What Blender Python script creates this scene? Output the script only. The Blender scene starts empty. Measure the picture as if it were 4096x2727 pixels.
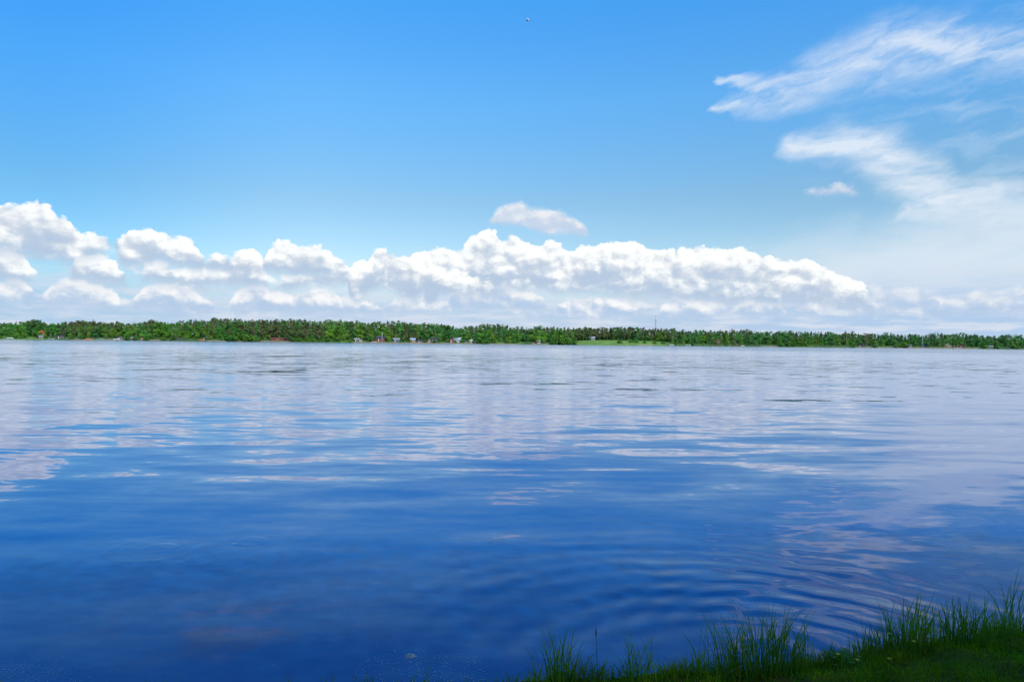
import bpy, math, random
import numpy as np
from mathutils import Vector, Matrix
R = math.radians
sc = bpy.context.scene
COL = sc.collection

# ---------------------------------------------------------------- camera
F = 2731.0                      # focal length in photo pixels (24 mm on a 36 mm wide sensor)
EYE = Vector((0, 0, 2.3))
RHO = math.atan(43 / 4096)
PIT = 5.0 / F
right = Vector((math.cos(RHO), 0, math.sin(RHO)))
fwd = Vector((0, math.cos(PIT), math.sin(PIT)))
right = (right - fwd * right.dot(fwd)).normalized()
up = right.cross(fwd).normalized()
cam = bpy.data.cameras.new('camera')
cam.lens = 24; cam.sensor_width = 36; cam.clip_start = 0.05; cam.clip_end = 60000
co = bpy.data.objects.new('camera', cam); COL.objects.link(co)
m = Matrix((right, up, -fwd)).transposed().to_4x4(); m.translation = EYE
co.matrix_world = m
sc.camera = co

def ray(x, y):
    return fwd + right * ((x - 2048) / F) - up * ((y - 1363.5) / F)
def gp(x, y, z=0.0):            # the point of the level z seen in direction (x, y)
    d = ray(x, y); t = (z - EYE.z) / d.z
    return EYE + d * t
def at(x, y, Y):                # the point at depth Y
    d = ray(x, y); return EYE + d * (Y / d.y)
def skyuv(x, y):                # azimuth and tangent of elevation, in thousand pixels
    d = ray(x, y)
    return math.atan2(d.x, d.y) * F / 1000, d.z / math.hypot(d.x, d.y) * F / 1000

# ---------------------------------------------------------------- render, view
sc.render.engine = 'CYCLES'
sc.cycles.use_denoising = True
sc.cycles.max_bounces = 6; sc.cycles.diffuse_bounces = 3; sc.cycles.glossy_bounces = 3
sc.cycles.transparent_max_bounces = 8
sc.cycles.sample_clamp_indirect = 6
sc.view_settings.view_transform = 'Standard'
sc.view_settings.look = 'None'
sc.view_settings.exposure = 0.0
sc.view_settings.gamma = 1

# ---------------------------------------------------------------- small node language
class V:
    def __init__(s, t, k): s.t = t; s.k = k
    def _b(s, op, o, rev=False, o2=None):
        n = s.t.nodes.new('ShaderNodeMath'); n.operation = op
        a, b = (o, s) if rev else (s, o)
        for i, q in enumerate((a, b, o2)):
            if q is None: continue
            if isinstance(q, V): s.t.links.new(q.k, n.inputs[i])
            else: n.inputs[i].default_value = q
        return V(s.t, n.outputs[0])
    def __add__(s, o): return s._b('ADD', o)
    __radd__ = __add__
    def __sub__(s, o): return s._b('SUBTRACT', o)
    def __rsub__(s, o): return s._b('SUBTRACT', o, True)
    def __mul__(s, o): return s._b('MULTIPLY', o)
    __rmul__ = __mul__
    def __truediv__(s, o): return s._b('DIVIDE', o)
    def __rtruediv__(s, o): return s._b('DIVIDE', o, True)
    def max(s, o): return s._b('MAXIMUM', o)
    def min(s, o): return s._b('MINIMUM', o)
    def pow(s, o): return s._b('POWER', o)
    def abs(s): return s._b('ABSOLUTE', None)
    def sqrt(s): return s._b('SQRT', None)
    def sin(s): return s._b('SINE', None)
    def cos(s): return s._b('COSINE', None)
    def exp(s): return s._b('EXPONENT', None)
    def sm(s, a, b, lo=0.0, hi=1.0, kind='SMOOTHSTEP'):
        n = s.t.nodes.new('ShaderNodeMapRange'); n.interpolation_type = kind
        s.t.links.new(s.k, n.inputs[0])
        for i, q in zip((1, 2, 3, 4), (a, b, lo, hi)):
            if isinstance(q, V): s.t.links.new(q.k, n.inputs[i])
            else: n.inputs[i].default_value = q
        return V(s.t, n.outputs[0])
    def lin(s, a, b, lo=0.0, hi=1.0): return s.sm(a, b, lo, hi, 'LINEAR')

def vec(t, x, y, z=0.0):
    n = t.nodes.new('ShaderNodeCombineXYZ')
    for i, q in enumerate((x, y, z)):
        if isinstance(q, V): t.links.new(q.k, n.inputs[i])
        else: n.inputs[i].default_value = q
    return n.outputs[0]
def sep(t, sock):
    n = t.nodes.new('ShaderNodeSeparateXYZ'); t.links.new(sock, n.inputs[0])
    return [V(t, o) for o in n.outputs]
def noise(t, vsock, scale, detail=2, rough=0.5, color=False, dist=0.0):
    n = t.nodes.new('ShaderNodeTexNoise'); t.links.new(vsock, n.inputs['Vector'])
    n.inputs['Scale'].default_value = scale; n.inputs['Detail'].default_value = detail
    n.inputs['Roughness'].default_value = rough; n.inputs['Distortion'].default_value = dist
    if color:
        q = t.nodes.new('ShaderNodeSeparateColor'); t.links.new(n.outputs['Color'], q.inputs[0])
        return [V(t, o) for o in q.outputs]
    return V(t, n.outputs[0])
def puffs(t, vsock, scale, detail=2, rough=0.5):
    n = t.nodes.new('ShaderNodeTexVoronoi'); n.feature = 'F1'; n.voronoi_dimensions = '2D'
    t.links.new(vsock, n.inputs['Vector']); n.inputs['Scale'].default_value = scale
    n.inputs['Detail'].default_value = detail; n.inputs['Roughness'].default_value = rough
    n.normalize = True
    return 1.0 - V(t, n.outputs['Distance'])
def mixc(t, f, a, b, mode='MIX'):
    n = t.nodes.new('ShaderNodeMix'); n.data_type = 'RGBA'; n.blend_type = mode; n.clamp_factor = True
    for i, q in ((0, f), (6, a), (7, b)):
        if isinstance(q, V): t.links.new(q.k, n.inputs[i])
        elif hasattr(q, 'is_output'): t.links.new(q, n.inputs[i])
        elif isinstance(q, (int, float)): n.inputs[i].default_value = q
        else: n.inputs[i].default_value = (*q, 1)
    return n.outputs[2]

# ---------------------------------------------------------------- sun and sky
SUN_EL, SUN_AZ = R(44), R(152)          # azimuth clockwise from the view axis: behind, to the right
sund = Vector((math.sin(SUN_AZ) * math.cos(SUN_EL), math.cos(SUN_AZ) * math.cos(SUN_EL), math.sin(SUN_EL)))
sl = bpy.data.lights.new('sun', 'SUN'); sl.energy = 4.6; sl.angle = R(0.5); sl.color = (1, 0.95, 0.87)
so = bpy.data.objects.new('sun', sl); COL.objects.link(so)
so.rotation_euler = sund.to_track_quat('Z', 'Y').to_euler(); so.location = (40, -40, 60)

SKY_STRENGTH = 0.10
w = bpy.data.worlds.new('World'); sc.world = w; w.use_nodes = True
t = w.node_tree; t.nodes.clear()
out = t.nodes.new('ShaderNodeOutputWorld'); bg = t.nodes.new('ShaderNodeBackground')
bg.inputs[1].default_value = SKY_STRENGTH
t.links.new(bg.outputs[0], out.inputs[0])
sky = t.nodes.new('ShaderNodeTexSky'); sky.sky_type = 'NISHITA'; sky.sun_disc = False
sky.sun_elevation = SUN_EL; sky.sun_rotation = SUN_AZ
sky.air_density = 1.0; sky.dust_density = 0.4; sky.ozone_density = 2.0
tc = t.nodes.new('ShaderNodeTexCoord')
gx, gy, gz = sep(t, tc.outputs['Generated'])
nrm = (gx * gx + gy * gy).sqrt().max(0.02)
n_at = t.nodes.new('ShaderNodeMath'); n_at.operation = 'ARCTAN2'
t.links.new(gx.k, n_at.inputs[0]); t.links.new(gy.k, n_at.inputs[1])
U0 = V(t, n_at.outputs[0]) * (F / 1000)
# past the sides of the view the cloud rows carry on mirrored
pp = t.nodes.new('ShaderNodeMath'); pp.operation = 'PINGPONG'
t.links.new((U0 + 1.9).k, pp.inputs[0]); pp.inputs[1].default_value = 3.8
U = V(t, pp.outputs[0]) - 1.9
Vv = (gz / nrm) * (F / 1000)

# clear sky: the Nishita colours, deepened towards the zenith
hs = t.nodes.new('ShaderNodeHueSaturation'); hs.inputs['Saturation'].default_value = 1.22
hs.inputs['Hue'].default_value = 0.492
t.links.new(sky.outputs[0], hs.inputs['Color'])
tint = mixc(t, Vv.lin(0.1, 0.56), (1.45, 1.26, 1.22), (1.45, 1.42, 1.38))
tint = mixc(t, Vv.lin(0.56, 0.96), tint, (1.34, 1.86, 2.08))
tint = mixc(t, Vv.lin(0.96, 1.40), tint, (0.96, 2.06, 2.66))
tint = mixc(t, U.sm(-0.7, -1.75), tint, mixc(t, 1.0, tint, (0.55, 0.82, 0.97), 'MULTIPLY'))
clear = mixc(t, 1.0, hs.outputs[0], tint, 'MULTIPLY')

K = 1.0 / SKY_STRENGTH
uv = vec(t, U, Vv)
wn = noise(t, uv, 9, 2, 0.6, True)
wu, wv = wn[0] - 0.5, wn[1] - 0.5
wf = noise(t, uv, 42, 2, 0.6, True)
Uw = U + wu * 0.05 + (wf[0] - 0.5) * 0.012
Vw = Vv + wv * 0.022 + (wf[1] - 0.5) * 0.010
def puff(du, dv):
    q = vec(t, Uw + du, (Vw + dv) * 1.35)
    big = puffs(t, q, 8.5, 1, 0.5)
    fine = puffs(t, q, 25, 3.0, 0.55)
    return big, fine
b0, f0 = puff(0, 0); b1, f1 = puff(0.016, 0.020)
n0 = b0 * 0.55 + f0 * 0.45
relief = (b0 - b1) * 1.5 + (f0 - f1) * 0.8
soft = noise(t, vec(t, U, Vv * 1.8), 7, 3, 0.55)

def curve(fac, pts, lo, hi):
    n = t.nodes.new('ShaderNodeFloatCurve'); mp = n.mapping
    mp.use_clip = True
    c = mp.curves[0]
    xs = [p[0] for p in pts]; ys = [(p[1] - lo) / (hi - lo) for p in pts]
    while len(c.points) < len(pts): c.points.new(0.5, 0.5)
    for p, x, y in zip(c.points, xs, ys):
        p.location = (x, min(1, max(0, y))); p.handle_type = 'VECTOR'
    mp.update()
    t.links.new(fac.k, n.inputs['Value'])
    return V(t, n.outputs[0]) * (hi - lo) + lo

UA, UB = -1.9, 1.9
NS = 190
def row(clouds):
    """clouds: list of (tops [(x, y)...], bases [(x, y)...]) in photo pixels; gives the top and base curves of the row."""
    us = np.linspace(UA, UB, NS)
    T = np.full(NS, -9.0); bu, bv = [], []
    tl = []
    for tops, bases in clouds:
        tp = sorted(skyuv(*p) for p in tops); bs = sorted(skyuv(*p) for p in bases)
        bu += [p[0] for p in bs]; bv += [p[1] for p in bs]
        a = np.array(tp)
        q = np.interp(us, a[:, 0], a[:, 1], left=-9, right=-9)
        bb = np.interp(us, [p[0] for p in bs], [p[1] for p in bs])
        k = np.clip(np.minimum(us - a[0, 0], a[-1, 0] - us) / 0.045, 0, 1) ** 0.75
        q = np.where(q > -5, bb - 0.01 + (q - bb + 0.01) * k, q)
        T = np.maximum(T, q)
    o = np.argsort(bu); B = np.interp(us, np.array(bu)[o], np.array(bv)[o])
    T = np.where(T < -5, B - 0.05, T)
    f = [(u - UA) / (UB - UA) for u in us]
    return list(zip(f, T)), list(zip(f, B))

c_low = [([(-300,1150),(-200,1120),(0,1140),(60,1118),(110,1135),(150,1172),(165,1190)], [(-300,1190),(160,1195)]),
 ([(160,1160),(220,1125),(270,1128),(340,1142),(420,1160),(470,1178),(505,1215)], [(160,1205),(500,1228)]),
 ([(520,1190),(550,1150),(620,1130),(680,1128),(740,1148),(800,1182),(870,1212)], [(520,1215),(870,1238)]),
 ([(905,1180),(930,1150),(1020,1145),(1100,1170),(1200,1180),(1300,1165),(1370,1182),(1390,1215)], [(905,1225),(1390,1240)]),
 ([(1395,1225),(1440,1205),(1500,1220),(1560,1240)], [(1395,1242),(1560,1252)]),
 ([(1780,1185),(1830,1160),(1900,1168),(1960,1122),(2000,1120),(2050,1165),(2130,1180),(2180,1200),(2200,1222)], [(1780,1215),(2200,1230)]),
 ([(2210,1215),(2300,1190),(2420,1200),(2500,1225),(2600,1245)], [(2210,1240),(2600,1258)]),
 ([(2620,1230),(2690,1195),(2740,1205),(2800,1218),(2870,1250)], [(2620,1255),(2870,1262)]),
 ([(2900,1225),(3000,1200),(3100,1205),(3180,1240)], [(2900,1250),(3180,1262)])]
c_faint = [([(3320,1200),(3380,1150),(3440,1160),(3520,1135),(3600,1160),(3680,1150),(3760,1175),(3830,1215)], [(3320,1230),(3830,1245)]),
 ([(3840,1200),(3900,1160),(3980,1175),(4060,1150),(4200,1160),(4400,1150),(4600,1200)], [(3840,1240),(4600,1255)])]
c_mid = [([(815,1118),(880,1088),(950,1078),(1030,1086),(1110,1125)], [(815,1130),(1110,1140)]),
 ([(1385,1100),(1420,1052),(1455,1046),(1490,1075),(1510,1110)], [(1385,1115),(1510,1130)]),
 ([(495,1120),(560,1098),(640,1105),(700,1128)], [(495,1128),(700,1136)]),
 ([(-300,1010),(-100,1000),(0,1014),(45,1012),(100,1045),(150,1080),(170,1102)], [(-300,1090),(170,1102)]),
 ([(262,1085),(285,1055),(340,1036),(420,1045),(480,1058),(520,1090)], [(262,1098),(520,1108)]),
 ([(550,1085),(590,1045),(650,1062),(690,1082),(760,1068),(830,1072),(900,1060),(960,1012),(1005,1003),(1045,1030),(1075,1075),(1090,1115)], [(550,1100),(700,1112),(1090,1130)]),
 ([(1095,1115),(1180,1095),(1300,1108),(1400,1085),(1445,1068),(1490,1100),(1530,1140),(1640,1160),(1700,1182),(1735,1205)], [(1095,1150),(1400,1190),(1735,1212)]),
 ([(1600,1040),(1680,1010),(1760,1004),(1850,1005),(1895,952),(1940,930),(1985,945),(2000,978),(2040,955),(2085,968),(2140,1000),(2165,998),(2185,972),(2230,985),(2265,1015),(2280,1022),(2300,1000),(2370,995),(2420,984),(2520,984),(2600,1000),(2700,1015),(2800,1000),(2950,1008),(3050,1035),(3120,1060),(3230,1062),(3300,1080),(3345,1110),(3400,1135),(3450,1150),(3520,1195)],
  [(1760,1150),(2000,1140),(2150,1140),(2500,1160),(2900,1190),(3520,1205)])]
rc = random.Random(9)
c_tiny = []
xx_ = -500
while xx_ < 4700:
    w_ = rc.uniform(90, 300); b_ = 1236 + rc.uniform(-14, 34) + (xx_ - 2048) * 0.009; h_ = w_ * rc.uniform(0.10, 0.20)
    c_tiny.append(([(xx_, b_), (xx_ + w_ * rc.uniform(.15, .4), b_ - h_), (xx_ + w_ * .55, b_ - h_ * rc.uniform(.6, 1)), (xx_ + w_ * rc.uniform(.7, .85), b_ - h_ * rc.uniform(.4, .8)), (xx_ + w_, b_)], [(xx_, b_), (xx_ + w_, b_ + 2)]))
    xx_ += w_ * rc.uniform(0.55, 1.3)
c_high = [([(295,1020),(370,985),(440,990),(500,1012),(545,1036)], [(295,1036),(545,1046)]),
 ([(800,1050),(850,1022),(905,1030),(960,1060)], [(800,1066),(960,1075)]),
 ([(-400,900),(-200,840),(0,832),(60,832),(100,842),(150,826),(190,845),(230,872),(290,895),(320,940),(330,1000)], [(-400,960),(0,985),(330,1020)]),
 ([(232,1000),(300,948),(345,960),(385,935),(440,968),(480,1005),(490,1030)], [(260,1022),(490,1035)]),
 ([(460,955),(520,935),(600,928),(660,950),(720,965),(780,985),(820,1025),(828,1060)], [(460,965),(640,1025),(828,1060)]),
 ([(1035,1035),(1060,1000),(1100,980),(1170,990),(1250,1000),(1305,1004),(1340,1035),(1385,1042),(1408,1090)], [(1035,1060),(1200,1090),(1408,1096)]),
 ([(1440,1085),(1480,1030),(1505,1005),(1525,990),(1565,1008),(1600,1035),(1650,1050),(1700,1070),(1750,1068),(1800,1088),(1870,1100),(1940,1118),(2000,1160)], [(1440,1100),(1600,1145),(2000,1165)])]
c_lone = [([(1942,905),(1958,848),(2000,828),(2045,818),(2085,808),(2130,832),(2200,840),(2280,865),(2345,888),(2358,925)], [(1942,880),(2100,895),(2200,915),(2358,922)]),
 ([(3200,762),(3300,756),(3350,744),(3400,750),(3470,766)], [(3200,766),(3470,770)])]

fac = Uw.lin(UA, UB)
dim = soft.sm(0.35, 0.7, 0.75, 1.0)
def kk(*c): return tuple(v * K for v in c)
WHITE, SHADE, FARSH = kk(1.05, 1.07, 1.055), kk(0.65, 0.705, 0.79), kk(0.58, 0.68, 0.82)
BASE, FARBASE = kk(0.45, 0.58, 0.76), kk(0.45, 0.60, 0.81)

def cloud_layer(col, clouds, bias, edge, amp, shade, white, base, opac=1.0, base_soft=0.03):
    tp, bp = row(clouds)
    T = curve(fac, tp, -0.1, 0.75); B = curve(fac, bp, -0.1, 0.75)
    phi = T + 0.008 - Vw + (n0 - 0.60) * amp
    a_top = phi.sm(0.0, edge) * (T - B + (f0 - 0.6) * 0.05).sm(-0.012, 0.03)
    a_base = (Vw - B + (soft - 0.5) * 0.05 + (f0 - 0.6) * 0.03).sm(-base_soft, 0.012)
    alpha = a_top * a_base * opac
    rel = ((Vw - B) / (T - B).max(0.04)).max(0).min(1.3)
    top = (T - Vw).sm(0.05, 0.0)
    lum = (rel * 0.50 + top * 0.30 + relief * 1.15 + (n0 - 0.6) * 0.5 + (soft - 0.5) * 1.3 + bias).sm(0.0, 1.15)
    lit = mixc(t, lum, shade, white)
    dk = (rel + relief * 0.6 + (soft - 0.5) * 1.3 + (b0 - 0.6) * 0.3).sm(0.78, -0.10)
    lit = mixc(t, dk * 0.9, lit, base)
    return mixc(t, alpha, col, lit)

# cirrus on the right: stroked shapes with drawn-out noise
def stroke(pts, widths):
    """soft distance to a polyline with changing width"""
    best = None
    P = [skyuv(*p) for p in pts]
    for (a, b), (wa, wb) in zip(zip(P[:-1], P[1:]), zip(widths[:-1], widths[1:])):
        dx, dy = b[0] - a[0], b[1] - a[1]; L2 = dx * dx + dy * dy
        h = (((Uc - a[0]) * dx + (Vc - a[1]) * dy) / L2).max(0).min(1)
        ex = Uc - a[0] - h * dx; ey = Vc - a[1] - h * dy
        d = (ex * ex + ey * ey).sqrt() / (h * ((wb - wa) / 1000) + wa / 1000)
        best = d if best is None else best.min(d)
    return best
ang = R(22)
ru = U * math.cos(ang) + Vv * math.sin(ang); rv = Vv * math.cos(ang) - U * math.sin(ang)
cw = noise(t, vec(t, ru * 1.0, rv * 2.2), 3.2, 4, 0.6, True)
Uc = U + (cw[0] - 0.5) * 0.22; Vc = Vv + (cw[1] - 0.5) * 0.16
fib = noise(t, vec(t, ru * 1.3 + cw[1] * 0.6, rv * 4.2 + cw[0] * 0.6 + ru * ru * 0.35), 3.6, 7, 0.58)
fib2 = noise(t, vec(t, U * 1.1 + cw[0] * 0.4, Vv * 3.5), 5.0, 6, 0.6)
s1 = stroke([(2880,455),(3060,400),(3300,300),(3560,205),(3850,175),(4400,190)], [20,65,100,118,90,60])
s2 = stroke([(2900,310),(3060,345),(3250,330)], [18,50,80])
s3 = stroke([(3150,575),(3330,560),(3520,610),(3640,720),(3760,800),(4000,790)], [50,85,95,105,90,70])
s4 = stroke([(3600,860),(3900,850),(4300,900)], [40,75,90])
def wisp(s, f, lo, hi, k): return (s.sm(1.45, 0.0) * f.sm(lo - 0.16, hi + 0.16) * 1.25).min(1.0) * k
cir = wisp(s1, fib, 0.32, 0.66, 0.78).max(wisp(s2, fib, 0.3, 0.62, 0.6)).max(wisp(s3, fib2, 0.26, 0.6, 0.85)).max(wisp(s4, fib2, 0.2, 0.55, 0.65))
# thin veil low on the right
v0 = skyuv(3300, 1000)
veil = (U + (soft - 0.5) * 0.5).sm(0.35, 1.35) * (Vv - U * 0.08 + (cw[1] - 0.5) * 0.14).sm(0.40, 0.14) * fib2.sm(0.15, 0.6, 0.55, 0.95)
edgewisp = (U).sm(0.9, 1.7) * fib.sm(0.42, 0.75) * Vv.sm(1.3, 0.8) * 0.30
col = clear
col = mixc(t, edgewisp, col, tuple(v * K for v in (0.72, 0.84, 0.97)))
col = mixc(t, cir, col, tuple(v * K for v in (0.80, 0.87, 0.96)))
col = mixc(t, veil, col, tuple(v * K for v in (0.70, 0.80, 0.91)))
# pale air close to the horizon with thin far strips of cloud
strip = noise(t, vec(t, U * 1.0, Vw * 9.0), 4.2, 4, 0.55)
horizon = (Vv + (soft - 0.5) * 0.10 ).sm(0.31, 0.08)
col = mixc(t, horizon * 0.85, col, kk(0.40, 0.58, 0.83))
col = mixc(t, Vv.sm(0.42, 0.05) * strip.sm(0.40, 0.64) * 0.85, col, kk(0.70, 0.76, 0.87))
col = cloud_layer(col, c_tiny, 0.10, 0.02, 0.03, kk(0.56, 0.67, 0.82), kk(0.86, 0.88, 0.93), FARBASE, 0.75, 0.02)
col = cloud_layer(col, c_faint, 0.08, 0.04, 0.08, kk(0.52, 0.64, 0.82), kk(0.84, 0.87, 0.91), FARBASE, 0.8, 0.05)
col = cloud_layer(col, c_low, 0.16, 0.020, 0.07, FARSH, kk(0.96, 0.96, 0.97), FARBASE, 0.92, 0.04)
col = cloud_layer(col, c_mid, 0.19, 0.012, 0.10, SHADE, WHITE, BASE, 0.98, 0.05)
col = cloud_layer(col, c_high, 0.10, 0.014, 0.10, SHADE, WHITE, BASE, 0.97, 0.055)
col = cloud_layer(col, c_lone, 0.02, 0.03, 0.06, kk(0.68, 0.74, 0.84), kk(0.88, 0.89, 0.92), kk(0.56, 0.66, 0.83), 0.92)
t.links.new(col, bg.inputs[0])
w.cycles.sampling_method = 'MANUAL'; w.cycles.sample_map_resolution = 256

# ---------------------------------------------------------------- object helpers
def link(o, parent=None):
    COL.objects.link(o)
    if parent is not None: o.parent = parent
    return o
def tag(o, label=None, cat=None, group=None, kind=None):
    if label: o['label'] = label
    if cat: o['category'] = cat
    if group: o['group'] = group
    if kind: o['kind'] = kind
    return o
def empty(name, loc=(0, 0, 0), rz=0.0, sc_=1.0):
    o = bpy.data.objects.new(name, None); o.location = loc; o.rotation_euler = (0, 0, rz)
    o.scale = (sc_,) * 3 if isinstance(sc_, (int, float)) else sc_
    o.empty_display_size = 0.2
    return link(o)
class MB:
    def __init__(s): s.v = []; s.f = []
    def add(s, vs, fs):
        b = len(s.v); s.v += [tuple(q) for q in vs]; s.f += [tuple(i + b for i in f) for f in fs]
    def box(s, c, d, rz=0.0):
        cx, cy, cz = c; x, y, z = (q / 2 for q in d); ca, sa = math.cos(rz), math.sin(rz)
        vs = []
        for k in (-z, z):
            for i, j in ((-x, -y), (x, -y), (x, y), (-x, y)):
                vs.append((cx + i * ca - j * sa, cy + i * sa + j * ca, cz + k))
        s.add(vs, [(0, 3, 2, 1), (4, 5, 6, 7), (0, 1, 5, 4), (1, 2, 6, 5), (2, 3, 7, 6), (3, 0, 4, 7)])
    def tube(s, pts, rad, n=6, cap=True):
        rings = []
        for i, p in enumerate(pts):
            p = Vector(p); a = Vector(pts[max(0, i - 1)]); b = Vector(pts[min(len(pts) - 1, i + 1)])
            d = (b - a).normalized(); q = d.orthogonal().normalized() if abs(d.z) < 0.9 else Vector((1, 0, 0)).cross(d).normalized()
            e = d.cross(q); r = rad[i]
            rings.append([p + q * (r * math.cos(2 * math.pi * k / n)) + e * (r * math.sin(2 * math.pi * k / n)) for k in range(n)])
        vs = [v for r_ in rings for v in r_]; fs = []
        for i in range(len(pts) - 1):
            for k in range(n):
                fs.append((i * n + k, i * n + (k + 1) % n, (i + 1) * n + (k + 1) % n, (i + 1) * n + k))
        if cap:
            fs.append(tuple(range(n))[::-1]); fs.append(tuple((len(pts) - 1) * n + k for k in range(n)))
        s.add(vs, fs)
    def mesh(s, name, mat, smooth=False):
        me = bpy.data.meshes.new(name); me.from_pydata(s.v, [], s.f); me.update()
        if mat: me.materials.append(mat)
        if smooth: me.polygons.foreach_set('use_smooth', [True] * len(me.polygons))
        return me
    def build(s, name, mat, parent=None, smooth=False):
        return link(bpy.data.objects.new(name, s.mesh(name, mat, smooth)), parent)
def npmesh(name, verts, faces, mat, smooth=False):
    """verts (n, 3) array, faces (m, k) array"""
    me = bpy.data.meshes.new(name); n, k = faces.shape
    me.vertices.add(len(verts)); me.vertices.foreach_set('co', np.asarray(verts, np.float32).ravel())
    me.loops.add(n * k); me.loops.foreach_set('vertex_index', faces.astype(np.int32).ravel())
    me.polygons.add(n); me.polygons.foreach_set('loop_start', np.arange(0, n * k, k, dtype=np.int32))
    me.update(calc_edges=True); me.validate()
    if mat: me.materials.append(mat)
    if smooth: me.polygons.foreach_set('use_smooth', [True] * len(me.polygons))
    return me

# ---------------------------------------------------------------- materials
def mat(name, color, rough=0.7, var=0.25, scale=3.0, metal=0.0, spec=0.3, rnd=0.0, color2=None, transl=0.0, world=False, hue=0.0):
    m_ = bpy.data.materials.new(name); m_.use_nodes = True; t_ = m_.node_tree
    b = t_.nodes['Principled BSDF']; b.inputs['Roughness'].default_value = rough
    b.inputs['Metallic'].default_value = metal; b.inputs['Specular IOR Level'].default_value = spec
    if world:
        g = t_.nodes.new('ShaderNodeNewGeometry'); vs = g.outputs['Position']
    else:
        g = t_.nodes.new('ShaderNodeTexCoord'); vs = g.outputs['Object']
    nz = noise(t_, vs, scale, 4, 0.6)
    f = nz.sm(0.3, 0.7)
    c2 = color2 or tuple(c * (1 - var) for c in color)
    c = mixc(t_, f, c2, color)
    if rnd or hue:
        oi = t_.nodes.new('ShaderNodeObjectInfo'); r_ = V(t_, oi.outputs['Random'])
        h = t_.nodes.new('ShaderNodeHueSaturation'); t_.links.new(c, h.inputs['Color'])
        t_.links.new((r_ * (2 * rnd) + (1 - rnd)).k, h.inputs['Value'])
        r2 = (r_ * 7.31).sin()
        t_.links.new((r2 * hue + 0.5).k, h.inputs['Hue'])
        c = h.outputs[0]
    t_.links.new(c, b.inputs['Base Color'])
    if transl:
        tr = t_.nodes.new('ShaderNodeBsdfTranslucent'); t_.links.new(c, tr.inputs[0])
        mx = t_.nodes.new('ShaderNodeMixShader'); mx.inputs[0].default_value = transl
        o_ = t_.nodes['Material Output']
        t_.links.new(b.outputs[0], mx.inputs[1]); t_.links.new(tr.outputs[0], mx.inputs[2]); t_.links.new(mx.outputs[0], o_.inputs[0])
    return m_

M = {}
M['broad'] = mat('broadleaf_foliage', (0.138, 0.315, 0.026), 0.75, 0.35, 0.35, rnd=0.22, transl=0.3, hue=0.018)
M['lime'] = mat('young_leaf_foliage', (0.135, 0.33, 0.014), 0.75, 0.4, 0.35, rnd=0.15, transl=0.25, hue=0.012)
M['birch'] = mat('birch_foliage', (0.140, 0.305, 0.034), 0.75, 0.4, 0.4, rnd=0.22, transl=0.3, hue=0.015)
M['cool'] = mat('cool_green_foliage', (0.080, 0.240, 0.044), 0.75, 0.35, 0.4, rnd=0.25, transl=0.25, hue=0.015)
M['pine'] = mat('pine_needles', (0.125, 0.160, 0.048), 0.8, 0.4, 0.45, rnd=0.2, transl=0.2, color2=(0.105, 0.110, 0.045), hue=0.01)
M['spruce'] = mat('spruce_needles', (0.036, 0.115, 0.036), 0.8, 0.4, 0.5, rnd=0.2, transl=0.1)
M['pbark'] = mat('pine_bark', (0.17, 0.105, 0.065), 0.9, 0.5, 1.5)
M['bbark'] = mat('birch_bark', (0.62, 0.60, 0.56), 0.8, 0.6, 1.2)
M['dbark'] = mat('grey_bark', (0.16, 0.13, 0.10), 0.9, 0.4, 1.5)
M['shrub'] = mat('shrub_foliage', (0.085, 0.24, 0.022), 0.75, 0.4, 0.5, rnd=0.18, transl=0.25, hue=0.012)

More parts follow.
